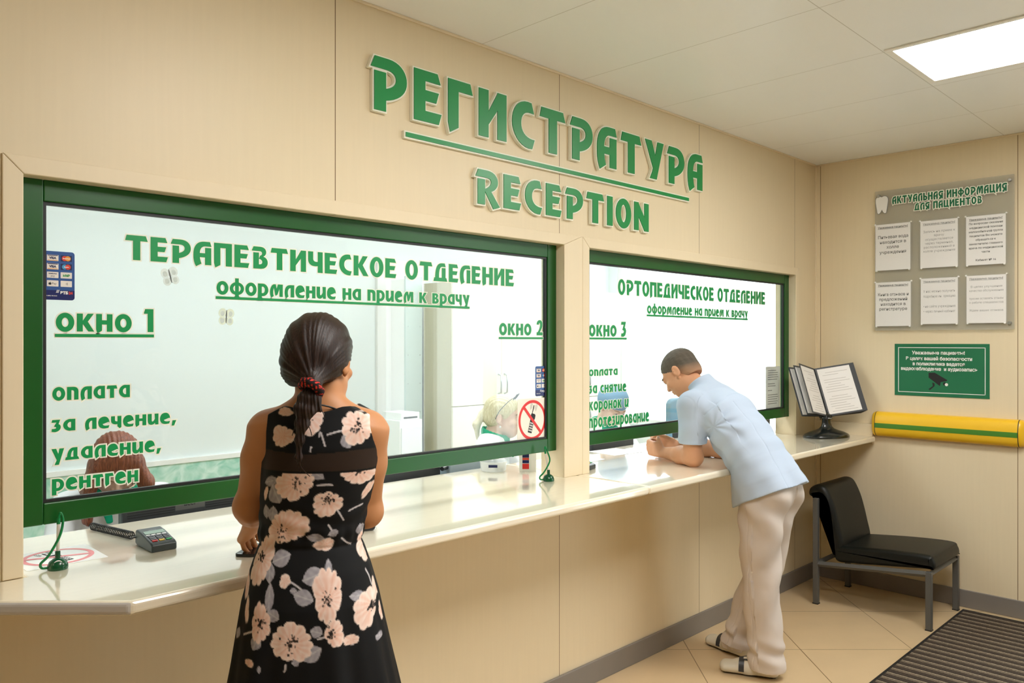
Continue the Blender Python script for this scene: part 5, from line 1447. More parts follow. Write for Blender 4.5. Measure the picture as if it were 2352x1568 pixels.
fl.cap(eR, lerp(eR, wR, .35), .035, .036, .02); fl.cap(lerp(eR, wR, .35), wR, .036, .024, .02)
hand(fl, wL + (-.004, .010, -.006), (-.42, .70, -.58), (.55, .15, -.80), (1, .2, .3), (.62, .66, .70, .78), 1.0)
hand(fl, wR + (-.004, .010, -.006), (-.40, .62, -.62), (-.5, -.1, -.7), (-.3, .5, .6), (.5, .55, .6, .6), .90)
for sx in (-1, 1):
    hip, kn, an = np.array([sx * .075 - .015, 0, .80]), np.array([sx * .078 - .015, .01, .47]), np.array([sx * .075 - .015, -.02, .085])
    fl.cap(hip, kn, .075, .052, .04); fl.cap(kn, lerp(kn, an, .35) + (0, -.012, 0), .050, .052, .03); fl.cap(lerp(kn, an, .35) + (0, -.012, 0), an, .052, .032, .03)
    fl.cap(an + (0, -.012, -.045), an + (0, .01, -.03), .030, .032, .03); fl.cap(an + (0, .02, -.045), an + (sx * .012, .14, -.066), .030, .018, .03)
wb = field_obj(fl, 'body', m_skinW, wom)
face_details(wom, L_, R_h, .93, M('dark_brow', rgb(48, 34, 26), .6), None, m_iris)
for sx in (-1, 1):
    bm = BM(); c = Vector((sx * .077 - .015, .04, 0))
    pts = ellipse(0, 0, .042, .118, 28); prism(bm, [(c.x + x, c.y + y) for x, y in pts], 0, .012); sh = obj('shoe', bm, m_black, wom, bevel=.003)
    bm = BM(); tube(bm, [c + Vector((-.042, .04, .012)), c + Vector((-.03, .05, .052)), c + Vector((.0, .055, .062)), c + Vector((.03, .05, .052)), c + Vector((.042, .04, .012))], .006, 8); obj('strap', bm, m_black, sh, smooth=60)

# the dress
FLOWERS = [(714, 969, 33, 27, .3, 9, 708, 955), (823, 982, 31, 41, 0, 9, 821, 980), (652, 1000, 26, 25, .2, 7, 0, 0), (653, 946, 19, 9, 0, 7, 0, 0), (868, 1001, 9, 15, 0, 5, 0, 0), (841, 948, 14, 7, -.4, 5, 0, 0),
 (681, 1108, 43, 38, .2, 11, 689, 1103), (829, 1090, 36, 22, 0, 10, 823, 1081), (757, 1154, 35, 27, .2, 9, 755, 1145), (664, 1206, 55, 34, .15, 13, 652, 1219), (602, 1285, 26, 60, -.28, 11, 600, 1279),
 (837, 1267, 18, 43, .15, 7, 839, 1255), (748, 1247, 22, 14, .3, 5, 0, 0), (764, 1350, 32, 52, .05, 10, 766, 1360), (667, 1321, 13, 14, 0, 5, 0, 0), (616, 1410, 21, 43, .1, 9, 618, 1412),
 (691, 1446, 43, 44, 0, 11, 691, 1448), (783, 1431, 18, 28, 0, 7, 776, 1431), (843, 1395, 23, 38, -.15, 8, 852, 1390), (874, 1413, 12, 22, 0, 6, 0, 0), (872, 1348, 11, 40, -.2, 7, 0, 0), (816, 1452, 13, 12, 0, 5, 0, 0),
 (576, 1392, 6, 26, 0, 5, 0, 0), (594, 1495, 12, 7, 0, 5, 0, 0), (609, 1133, 6, 15, 0, 5, 0, 0), (838, 1130, 8, 22, -.4, 5, 0, 0), (566, 1345, 7, 28, .1, 5, 0, 0)]
LEAVES = [(799, 1012, 12, 18, .5), (623, 1104, 20, 11, .3), (637, 1132, 21, 24, .6), (733, 1084, 22, 11, -.5), (628, 1178, 13, 18, 0), (610, 1175, 9, 16, .3), (730, 1231, 22, 9, -.15), (652, 1276, 24, 17, .4), (628, 1306, 12, 22, .1), (819, 1225, 11, 14, .3),
 (730, 1312, 25, 19, .35), (712, 1354, 24, 16, -.3), (761, 1297, 7, 20, .15), (634, 1357, 10, 31, 0), (646, 1392, 16, 13, -.5), (745, 1425, 14, 12, -.3), (736, 1470, 24, 17, .5), (688, 1340, 8, 6, 0), (608, 1452, 12, 16, -.4), (824, 1363, 14, 10, -.2), (768, 1222, 12, 8, .3), (819, 1458, 5, 6, 0), (868, 1465, 9, 7, -.6), (620, 1505, 4, 8, 0), (702, 1487, 9, 8, .3), (549, 1450, 7, 14, -.3)]
STEMS = [((738, 1000), (740, 985), (752, 1021)), ((756, 996), (775, 990), (800, 985)), ((735, 1110), (760, 1108), (768, 1110)), ((775, 1165), (783, 1180), (789, 1194)), ((757, 1202), (766, 1218), (772, 1228)), ((784, 1236), (790, 1246), (800, 1254)), ((680, 1322), (695, 1330), (706, 1338)), ((571, 1444), (585, 1436), (598, 1430)), ((833, 1316), (840, 1332), (846, 1352)), ((748, 1440), (756, 1438), (765, 1436)), ((680, 1492), (680, 1502), (678, 1506)), ((719, 1050), (720, 1022), (722, 1024)), ((800, 1174), (812, 1168), (826, 1164))]
DY = -.075
def arc(s, z):
    w = np.interp(z, prof_z, prof_w) + .006; c = np.interp(z, prof_z, prof_c)
    return w * np.arcsin(np.clip((s - c) / w, -.999, .999))
def dress_col(P):
    x, y, z = P[:, 0], P[:, 1], P[:, 2]
    back = y < np.interp(z, prof_z, prof_y)
    xx = np.where(back, x, -x + 2 * np.interp(z, prof_z, prof_c))
    p = arc(xx, z)
    col = np.tile(np.array([lin(9), lin(9), lin(11)]), (len(P), 1))
    band = (z > 1.2375 + .05 * np.abs(x) * 0) & (z < 1.287 - .004 * np.cos(x * 22))
    nz1, nz2 = vnoise(P, 240, 1), vnoise(P, 90, 2)
    def mix(c, a):
        a = np.clip(a, 0, 1)[:, None]; np.copyto(col, col * (1 - a) + np.asarray(c) * a)
    rs = np.random.RandomState(4)
    edge = .0016
    for u0, v0, u1 in [(0, 0, 0)][:0]: pass
    for a, b, c in STEMS:
        pts = [Wp(*q, DY) for q in bez(a, b, b, c, 6)]
        best = np.full(len(P), 9.0)
        for A, B in zip(pts, pts[1:]):
            pa, pb = arc(A[0], A[2]), arc(B[0], B[2]); dx, dz = pb - pa, B[2] - A[2]
            t = np.clip(((p - pa) * dx + (z - A[2]) * dz) / (dx * dx + dz * dz + 1e-12), 0, 1)
            best = np.minimum(best, np.hypot(p - pa - t * dx, z - A[2] - t * dz))
        mix([lin(196), lin(190), lin(192)], (.0018 - best) / edge + .5)
    for i, (u, v, rx, ry, rot) in enumerate(LEAVES):
        c = Wp(u, v, DY); k = WD0 / F * .96; pc = arc(c[0], c[2]); st = 1 / max(.5, math.cos(min(1.2, abs(pc) / .15)))
        dx, dz = (p - pc) / st, z - c[2]
        X = dx * math.cos(rot) + dz * math.sin(rot); Z = -dx * math.sin(rot) + dz * math.cos(rot)
        A, B = (X / (rx * k), Z / (ry * k)) if rx >= ry else (Z / (ry * k), X / (rx * k))
        a = (1 - A ** 2) - np.abs(B) * .95
        g = .5 + .35 * np.sin(A * 9 + np.abs(B) * 6) * .4 + .25 * nz1
        cl = np.array([lin(126), lin(124), lin(132)])[None] * (1 - g[:, None]) + np.array([lin(176), lin(172), lin(178)])[None] * g[:, None]
        vein = np.exp(-(B / .09) ** 2)[:, None]; cl = cl * (1 - .5 * vein) + .5 * vein * np.array([lin(200), lin(196), lin(198)])
        al = np.clip(a * min(rx, ry) * k / edge + .5, 0, 1)[:, None]; np.copyto(col, col * (1 - al) + cl * al)
    for i, (u, v, rx, ry, rot, n, su, sv) in enumerate(FLOWERS):
        c = Wp(u, v, DY); k = WD0 / F * .96; pc = arc(c[0], c[2]); st = 1 / max(.5, math.cos(min(1.2, abs(pc) / .15)))
        dx, dz = (p - pc) / st, z - c[2]
        X = (dx * math.cos(rot) + dz * math.sin(rot)) / (rx * k); Z = (-dx * math.sin(rot) + dz * math.cos(rot)) / (ry * k)
        r = np.hypot(X, Z); ph = np.arctan2(Z, X)
        ph2 = ph + .25 * math.sin(i * 2.3) * np.sin(ph * 2 + i)
        b = .86 + .17 * np.abs(np.sin(ph2 * n / 2 + i * 1.7)) ** .6 + .09 * np.sin(ph * 2 + i * 1.3) + .07 * np.sin(ph * 3 + i) + .03 * nz1
        if su: c2 = Wp(su, sv, DY); qx, qz = (p - arc(c2[0], c2[2])) / st, z - c2[2]
        else: qx, qz = dx, dz
        pa = np.arctan2(qz, qx)
        strk = .5 + .5 * np.sin(pa * (n * 1.5) + i + 1.2 * nz2); t = np.clip(.42 * strk + .30 * (1 - r) + .25 * nz1 + .12 * np.sin(i * 3.1) + .15, 0, 1)[:, None]
        cl = np.array([lin(234), lin(216), lin(206)]) * (1 - t) + np.array([lin(224), lin(176), lin(154)]) * t
        rim = np.clip((r / b - .82) / .16, 0, 1)[:, None] * .55; cl = cl * (1 - rim) + rim * np.array([lin(242), lin(222), lin(210)])
        lines = (np.clip(np.sin(pa * n + i + .6 * nz2) - .93, 0, 1) / .07 * (r < .9))[:, None]; cl = cl * (1 - .18 * lines) + .18 * lines * np.array([lin(196), lin(130), lin(104)])
        al = np.clip((b - r) * min(rx, ry) * k / edge + .5, 0, 1)[:, None]; np.copyto(col, col * (1 - al) + cl * al)
        if su:
            m = min(rx, ry) * k
            for _ in range(26):
                ox, oz = rs.normal(0, .22 * m), rs.normal(0, .28 * m); rr = rs.uniform(.0010, .0026)
                dd = np.hypot(qx - ox, (qz - oz) * .8); mix([lin(30), lin(24), lin(24)], (rr - dd) / .0012 + .5)
    col[band] = np.array([lin(44), lin(31), lin(22)])
    for zb in (1.2375, 1.2865):
        m = np.abs(z - zb - (0 if zb < 1.25 else -.004 * np.cos(x * 22) + .0005)) < .0022; col[m] = lin(6)
    return col
fl = Field((-.30, -.26, .44), (.28, .26, 1.40), .0026)
def dfold(a, z):
    k = np.clip((1.04 - z) / .5, 0, 1)
    w = k * (.010 * np.cos(7 * a + .8) + .007 * np.cos(12 * a + 2.1 + 2 * z) + .004 * np.cos(19 * a)) * (.35 + .65 * k)
    w = w + .0022 * np.exp(-((z - 1.06) / .004) ** 2) + .0016 * np.exp(-((z - 1.085) / .02) ** 2) * np.cos(23 * a) + .0012 * np.sin(z * 140 + 3 * np.sin(2 * a)) * np.exp(-((z - 1.11) / .05) ** 2)
    return w
d = body_loft(fl, .004, dfold)
x, y, z = fl.coords()
d = np.maximum(d, z - (1.387 - .50 * np.maximum(np.abs(x - .005) - .078, 0)))
fl.f[:] = d
fl.ell((.006, .012, 1.424), (.098, .112, .073), None, .006, 'sub')
# armholes
arm = np.maximum(-.1125 - x + .0 * z, 1.262 - z + .9 * np.maximum(-.1125 - x, 0) * 0)
cutL = np.minimum(x + .1125 + .030 * np.clip((1.285 - z) / .04, 0, 1) ** 2 * 1.0, 9)
cutR = .124 + .020 * np.clip((1.375 - z) / .09, 0, 1) + .02 * np.clip((1.27 - z) / .03, 0, 1) ** 2 - x
fl.f[:] = np.maximum(fl.f, np.where(z > 1.235, np.maximum(-cutL, -cutR), -9).astype(np.float32))
m_dress = vcol_mat('printed_dress_fabric', .75, .25, bump=.06, bscale=900)
field_obj(fl, 'dress', m_dress, wom, 2, dress_col)

# hair
m_hairW = hair_mat('dark_brown_hair', rgb(22, 13, 10), rgb(50, 31, 23), (70, 70, 5), .35)
fl = Field((-.13, -.17, 1.36), (.12, .15, 1.63), .0026)
Rh = R_h; HL = lambda x, y, z: hc + Rh @ (np.array([x, y, z]) * .93)
fl.ell(HL(0, -.010, .036), (.0785, .0985, .0855), Rh, .01)
fl.ell(HL(0, -.035, .000), (.075, .074, .060), Rh, .03)
fl.ell(HL(0, .055, -.065), (.085, .082, .105), Rh, .012, 'sub')
tie = Wp(720, 884, -.105)
fl.cap(HL(-.01, -.075, -.015), tie, .042, .011, .03); fl.cap(HL(-.045, -.045, -.035), tie, .030, .010, .02); fl.cap(HL(.036, -.055, -.022), tie, .026, .010, .02)
def comb(P):
    d = P - tie; a = np.arctan2(d[:, 0], d[:, 2]); n = d / (np.linalg.norm(d, axis=1)[:, None] + 1e-6)
    c = P - (hc + np.array([0, 0, .02])); c = c / np.linalg.norm(c, axis=1)[:, None]
    return P + c * (.0007 * np.sin(a * 58 + 4 * np.sin(a * 9)) + .0009 * np.sin(a * 23 + 1))[:, None]
hr = field_obj(fl, 'hair', m_hairW, wom, 2, disp=comb)
fl = Field((-.12, -.20, 1.16), (.04, -.04, 1.47), .0022)
path = [(717, 890, -.108, .013), (708, 915, -.116, .020), (700, 940, -.122, .0215), (693, 975, -.126, .0125), (688, 1010, -.126, .0085), (686, 1050, -.124, .0055), (690, 1085, -.120, .0018)]
pp = [(Wp(u, v, y), r) for u, v, y, r in path]
for (a, ra), (b, rb) in zip(pp, pp[1:]): fl.lcap(a, b, (1, .2, 0), (ra, ra * .62), (rb, rb * .62), .012)
q1, q2 = Wp(722, 915, -.116), Wp(738, 945, -.112)
fl.lcap(Wp(716, 900, -.112), q1, (1, .2, 0), (.012, .008), (.012, .008), .01); fl.lcap(q1, q2, (1, .2, 0), (.012, .008), (.003, .002), .01)
def comb2(P): return P + np.array([0, -1.0, 0]) * (.0013 * np.sin(P[:, 0] * 900 + P[:, 2] * 60) + .0010 * np.sin(P[:, 0] * 420 - P[:, 2] * 40))[:, None]
pt = field_obj(fl, 'ponytail', m_hairW, wom, 2, disp=comb2)
bm = BM()
for pts in (((690, 1000, -.128), (688, 1060, -.124), (700, 1082, -.118), (712, 1094, -.114)), ((735, 935, -.115), (743, 950, -.113), (746, 962, -.112)), ((684, 975, -.128), (676, 985, -.128), (671, 1000, -.126)), ((700, 960, -.127), (712, 985, -.125), (716, 1000, -.122))):
    tube(bm, spline([Wp(*q) for q in pts], 6), .0009, 5)
obj('loose_strands', bm, m_hairW, pt)
m_scr = vcol_mat('red_black_scrunchie', .8)
def scr_col(P):
    n = vnoise(P, 420, 3) + .5 * vnoise(P, 800, 5); t = (n > .26)[:, None]
    return np.where(t, np.array([[lin(206), lin(52), lin(40)]]), np.array([[lin(26), lin(14), lin(14)]]))
fl = Field(tie - .05, tie + .05, .0018)
axd = np.array([-.35, -.62, -.70]); axd /= np.linalg.norm(axd); s1 = np.cross(axd, (0, 0, 1)); s1 /= np.linalg.norm(s1); s2 = np.cross(axd, s1)
T0_ = tie + axd * .010
for k in range(16):
    a0, a1 = 2 * PI * k / 16, 2 * PI * (k + 1) / 16
    fl.cap(T0_ + (s1 * math.cos(a0) + s2 * math.sin(a0)) * .0215, T0_ + (s1 * math.cos(a1) + s2 * math.sin(a1)) * .0215, .0085 + .0022 * (k % 2), .0085 + .0022 * ((k + 1) % 2), .004)
field_obj(fl, 'hair_tie', m_scr, hr, 1, scr_col)
# cord round the neck
ring = []
for k in range(41):
    a = 2 * PI * k / 40; bk = .5 + .5 * math.cos(a)
    ring.append(Vector((.004 + .070 * math.sin(a), .002 - .068 * math.cos(a), 1.392 * bk + 1.335 * (1 - bk) - .012 * math.sin(a) ** 2)))
bm = BM(); tube(bm, ring, .0021, 8, cap=False); obj('neck_cord', bm, m_black, wom, smooth=60)

# phone under her left hand, purse by her right
WM = wom.matrix_basis.copy() if False else Matrix.Translation(wom.location) @ Matrix.Rotation(-PI / 4, 4, 'Z')
pw = WM @ Vector((-.258, .300, 0))
bm = BM(); prism(bm, rrect(-.030, -.058, .030, .058, .009), 0, .009, Matrix.Rotation(-.9, 4, 'Z')); o = obj('mobile_phone', bm, m_blackg, bevel=.002); o.location = (pw.x, pw.y, CZ); tag(o, 'black mobile phone on the counter under the left hand of the woman', 'phone')
q = onZ(836, 1219, CZ)
t = empty('purse', (q.x - .012, q.y + .012, CZ), -.3, label='small black purse with silver clasp on the counter right of the woman', cat='purse')
bm = BM(); prism(bm, rrect(-.05, 0, .05, .05, .012), -.018, .018, Matrix.Rotation(PI / 2, 4, 'X')); obj('body', bm, m_black, t, bevel=.004)
bm = BM(); tube(bm, [(-.045, 0, .05), (0, 0, .053), (.045, 0, .05)], .003, 8); obj('clasp', bm, m_steel, t)
bm = BM()
for k in range(14):
    c = Vector((.050 + .004 * math.sin(k), -.004 + .003 * math.cos(k * 1.3), .045 - k * .0031)); th_ = k * 1.57
    tube(bm, [c + Vector((.004 * math.cos(a), .0025 * math.sin(a) * math.cos(th_), .0035 * math.sin(a))) for a in [2 * PI * i / 8 for i in range(9)]], .0008, 5, cap=False)
obj('chain', bm, m_steel, t)
# ------------------------------------------------------------------ man leaning on the counter at the second window
MO = np.array([3.42, 1.85, 0.0])
man = empty('person', tuple(MO), 0, label='man in light blue short sleeved shirt and white trousers leaning on the counter', cat='person')
q_ = lambda x, y, z: np.array([x, y, z]) - MO
hcm = q_(3.410, 2.212, 1.384)
fm, um = (-.14, .72, -.68), (0, .68, .72)
fl = Field(q_(3.10, 1.55, 0), q_(3.78, 2.58, 1.54), .0038)
Lm, Rm = head(fl, hcm, fm, um, 1.0, 1.06)
fl.cap(hcm + (0, -.055, -.045), q_(3.415, 2.075, 1.285), .056, .062, .03)
fl.lcap(q_(3.415, 1.76, .90), q_(3.415, 1.90, 1.12), (1, 0, 0), (.145, .095), (.160, .100), .03)
fl.lcap(q_(3.415, 1.90, 1.12), q_(3.415, 2.03, 1.25), (1, 0, 0), (.160, .100), (.150, .075), .03)
def arm(sh, el, wr, r):
    fl.cap(sh, el, r[0], r[1], .02); fl.ell(el + (0, -.004, -.002), (r[1], r[1], r[1] * .95), None, .015)
    fl.cap(el, lerp(el, wr, .38), r[1], r[2], .02); fl.cap(lerp(el, wr, .38), wr, r[2], .026, .02)
mSL, mEL, mWL = q_(3.245, 2.045, 1.235), q_(3.250, 2.040, .995), q_(3.328, 2.262, .986)
mSR, mER, mWR = q_(3.585, 2.055, 1.235), q_(3.585, 2.085, .995), q_(3.548, 2.318, .990)
arm(mSL, mEL, mWL, (.050, .043, .042)); arm(mSR, mER, mWR, (.050, .043, .042))
hand(fl, mWL + (.003, .012, .003), (.22, .96, .12), (1, -.25, .05), (0, .1, 1), (1.25, 1.3, 1.35, 1.4), 1.02, thumb_out=.35)
hand(fl, mWR + (-.003, .012, .003), (-.16, .96, .18), (-1, -.2, -.1), (0, .1, 1), (.95, 1.1, 1.2, 1.3), 1.0, thumb_out=.35)
for hx, kx, ky, ax_, ay in ((3.335, 3.370, 1.765, 3.400, 1.745), (3.500, 3.525, 1.825, 3.535, 1.965)):
    a, b, c = q_(hx, 1.75, .86), q_(kx, ky, .48), q_(ax_, ay, .09)
    fl.cap(a, b, .085, .055, .04); fl.cap(b, c, .055, .034, .03)
    sdx, sdy = ((-.39, .92), (.165, .986))[hx > 3.4]; fl.cap(c, c + (sdx * .02, sdy * .02, -.05), .030, .026, .02); fl.cap(c + (sdx * .02, sdy * .02, -.05), c + (sdx * .11, sdy * .11, -.062), .026, .016, .02)
field_obj(fl, 'body', m_skinM, man)
face_details(man, Lm, Rm, 1.0, M('brown_brow', rgb(70, 56, 44), .6), None, m_iris)

# shirt
fl = Field(q_(3.10, 1.52, .70), q_(3.78, 2.25, 1.44), .0032)
seg = [((3.425, 1.700, .740), (.214, .180)), ((3.420, 1.726, .830), (.202, .162)), ((3.412, 1.755, .91), (.184, .138)), ((3.408, 1.795, 1.00), (.166, .117)), ((3.408, 1.875, 1.10), (.172, .118)), ((3.410, 1.955, 1.19), (.180, .112)), ((3.415, 2.030, 1.262), (.166, .080))]
for (a, ra), (b, rb) in zip(seg, seg[1:]): fl.lcap(q_(*a), q_(*b), (1, 0, 0), ra, rb, .02)
for sh, sx in ((mSL, -1), (mSR, 1)):
    fl.lcap(q_(3.415, 2.05, 1.275), sh + (-sx * .01, 0, .012), (0, 1, 0), (.062, .050), (.062, .050), .03)
for sh, el in ((mSL, mEL), (mSR, mER)):
    fl.cap(sh, lerp(sh, el, .40), .066, .063, .03); fl.cap(lerp(sh, el, .4), lerp(sh, el, .95), .063, .064, .015)
fl.cut(q_(3.415, 1.76, .822), (0, -.42, -.90))
x, y, z = fl.coords()
for el in (mEL, mER):        # cuff ends level, open inside
    m = np.sqrt((x - el[0]) ** 2 + (y - el[1]) ** 2) - .090
    fl.f[:] = np.maximum(fl.f, np.minimum(-(m), 1.058 - z).astype(np.float32) * 1.0) if False else np.where((m < 0) & (y > 2.0 - MO[1] - .07), np.maximum(fl.f, 1.058 - z), fl.f)
    fl.cap(el, el + (0, 0, .16), .0595, .0575, 0, 'sub') if False else None
nb, nt = q_(3.412, 2.062, 1.285), q_(3.410, 2.112, 1.344)
fl.cap(nb, nt, .079, .067, .02)
fl.cut(nt + (0, -.006, -.006), (0, .42, .90)) if False else None
ax_n = (nt - nb) / np.linalg.norm(nt - nb)
d = ((x - nt[0]) * ax_n[0] + (y - nt[1]) * ax_n[1] + (z - nt[2]) * ax_n[2] + .004)
fl.f[:] = np.maximum(fl.f, np.where((z > 1.26) & (np.abs(x - nt[0]) < .11), d, -9).astype(np.float32))
fl.cap(nb + ax_n * .022, nt + ax_n * .06, .061, .061, .003, 'sub')
fl.ell(nt + (0, .045, .0), (.035, .05, .06), None, .004, 'sub')
sp0 = q_(3.41, 1.80, 1.0); spd = np.array([0, .59, .81]); bk = np.array([0, -.81, .59])
apL = q_(3.285, 1.975, 1.105); apR = q_(3.545, 1.975, 1.105)
def shirt_disp(P):
    n = np.zeros(len(P)); t = (P - sp0) @ spd; b = (P - sp0) @ bk; xx = P[:, 0] - (3.41 - MO[0])
    for ap, sg in ((apL, 1), (apR, -1)):
        dd = P - ap; r = np.linalg.norm(dd, axis=1); a = np.arctan2(dd @ spd, dd[:, 0] * sg * .8 + .6 * (dd @ bk))
        ex = np.where(dd[:, 0] * sg > -.03, 1, .25)
        n += (1.0 if sg > 0 else .08) * ex * .0088 * np.sin(a * 9 + 1.5 + 2.2 * vnoise(P, 9, 11)) * np.exp(-((r - .10) / .085) ** 2)
    n += .0070 * np.sin(t * 75 + 9 * xx + 4 * vnoise(P, 7, 12)) * np.exp(-((t - .05) / .10) ** 2) * (.5 + .5 * vnoise(P, 10, 13))
    n += .0095 * np.sin(xx * 42 + 3 * vnoise(P, 6, 14)) * np.clip((-.02 - t) / .14, 0, 1)
    n += .0042 * vnoise(P, 22, 15) + .0018 * vnoise(P, 60, 16)
    n -= .0022 * np.exp(-((t - .300 + 1.2 * xx ** 2) / .0035) ** 2) * (b > -.02)
    n -= .0018 * (np.exp(-((np.abs(xx) - .075 - .10 * np.clip(.12 - t, 0, .3) ** 1.5) / .003) ** 2)) * (b > 0) * (t < .26)
    c = np.stack([xx, np.zeros(len(P)), np.zeros(len(P))], 1) + bk * b[:, None]
    c /= np.linalg.norm(c, axis=1)[:, None] + 1e-6
    slv = (np.abs(xx) > .155) & (P[:, 1] > 1.99 - MO[1])
    m = slv[:, None]
    for sh in (mSL, mSR):
        pass
    n = np.where(slv, .35 * n + .0035 * np.sin(P[:, 2] * 34 + P[:, 1] * 40 + 2 * vnoise(P, 12, 17)), n)
    low = np.clip((P[:, 2] - 1.058) / .02, 0, 1)
    n = np.where(slv, n * low, n)
    return P + c * n[:, None]
m_shirt = M('light_blue_cotton', rgb(180, 195, 215), .8, spec=.2, bump=.05, bscale=700)
shirt = field_obj(fl, 'shirt', m_shirt, man, 2, disp=shirt_disp)
# trousers
fl = Field(q_(3.20, 1.55, .03), q_(3.68, 2.12, .99), .0034)
fl.ell(q_(3.415, 1.735, .885), (.163, .125, .115), None, .02)
fl.ell(q_(3.345, 1.705, .850), (.080, .078, .090), None, .03); fl.ell(q_(3.485, 1.705, .850), (.080, .078, .090), None, .03)
LG = []
for hx, kx, ky, ax_, ay, az in ((3.340, 3.370, 1.760, 3.397, 1.742, .052), (3.492, 3.522, 1.822, 3.533, 1.960, .058)):
    a, b, c = q_(hx, 1.738, .85), q_(kx, ky, .48), q_(ax_, ay, az)
    fl.lcap(a, b, (1, 0, 0), (.096, .112), (.078, .084), .03); fl.lcap(b, lerp(b, c, .8), (1, 0, 0), (.078, .084), (.076, .078), .02); fl.lcap(lerp(b, c, .8), c, (1, 0, 0), (.076, .078), (.079, .086), .01)
    LG.append((a, b, c))
x, y, z = fl.coords()
fl.f[:] = np.maximum(fl.f, (.040 + .12 * np.clip(y - (1.80 - MO[1]), 0, .3) * np.where(x < .05, 1.0, 0) + np.where(x > .055, .012 + .10 * np.clip(y - (1.98 - MO[1]), 0, .2), 0) - z).astype(np.float32))
def trouser_disp(P):
    n = .0020 * vnoise(P, 24, 21) + .0010 * vnoise(P, 70, 22); N_ = np.zeros_like(P)
    side = P[:, 0] < (.012)
    ax = np.empty((len(P), 2)); t = np.clip((.86 - P[:, 2]) / .8, 0, 1)
    for k, s in ((0, side), (1, ~side)):
        a, b, c = LG[k]; u = np.clip((a[2] - P[:, 2]) / (a[2] - b[2]), 0, 1); w = np.clip((b[2] - P[:, 2]) / (b[2] - c[2]), 0, 1)
        q = a[None, :2] * (1 - u)[:, None] + b[None, :2] * u[:, None]; q = q + (c - b)[None, :2] * w[:, None]; ax[s] = q[s]
    d = P[:, :2] - ax; ang = np.arctan2(d[:, 1], d[:, 0]); nr = d / (np.linalg.norm(d, axis=1)[:, None] + 1e-6)
    n += .0095 * np.sin(P[:, 2] * 30 + ang * 3.0 + 2.0 * vnoise(P, 8, 23)) * np.exp(-((P[:, 2] - .77) / .10) ** 2)
    n += .0080 * np.sin(P[:, 2] * 22 - ang * 2.4 + 1.6 * vnoise(P, 7, 24)) * np.clip((.75 - P[:, 2]) / .2, 0, 1) * np.clip((P[:, 2] - .12) / .2, 0, 1)
    n += .0090 * np.sin(P[:, 2] * 62 + ang * 1.5 + 2 * vnoise(P, 9, 25)) * np.exp(-((P[:, 2] - .13) / .055) ** 2)
    n -= .0032 * np.exp(-((ang - 2.75 - .15 * np.sin(P[:, 2] * 3)) / .022) ** 2)
    P2 = P.copy(); P2[:, :2] += nr * n[:, None]; return P2
m_trous = M('white_cotton_trousers', rgb(208, 198, 190), .8, spec=.2, bump=.05, bscale=700)
field_obj(fl, 'trousers', m_trous, man, 2, disp=trouser_disp)
# hair
def man_hair_col(P):
    d = (P - hcm) @ Rm
    t = np.clip((d[:, 2] + .030 + .50 * np.clip(-d[:, 1] - .02, 0, .1) + .008 * vnoise(P, 60, 33)) / .052, 0, 1)[:, None]; nz = .5 + .5 * vnoise(P, 130, 31)[:, None]
    dark = np.array([[lin(88), lin(81), lin(71)]]) * (.8 + .5 * nz); fade = np.array([[lin(178), lin(138), lin(108)]])
    return dark * t + fade * (1 - t)
fl = Field(hcm - .15, hcm + .15, .0026)
HM = lambda a, b, c: hcm + Rm @ np.array([a, b, c])
fl.ell(HM(0, -.014, .034), (.0768, .0968, .0828), Rm, .01)
fl.ell(HM(0, -.050, -.022), (.068, .053, .060), Rm, .02)
fl.ell(HM(0, .075, -.030), (.085, .075, .085), Rm, .006, 'sub')
fl.ell(HM(0, -.01, -.112), (.11, .13, .062), Rm, .004, 'sub')
for sx in (-1, 1): fl.ell(HM(sx * .083, -.005, -.018), (.020, .026, .034), Rm, .004, 'sub')
m_hairM = vcol_mat('short_brown_hair', .75, .25, bump=.35, bscale=420)
field_obj(fl, 'hair', m_hairM, man, 2, man_hair_col, lambda P: P + ((P - hcm) / np.linalg.norm(P - hcm, axis=1)[:, None]) * (.0009 * vnoise(P, 500, 32))[:, None])
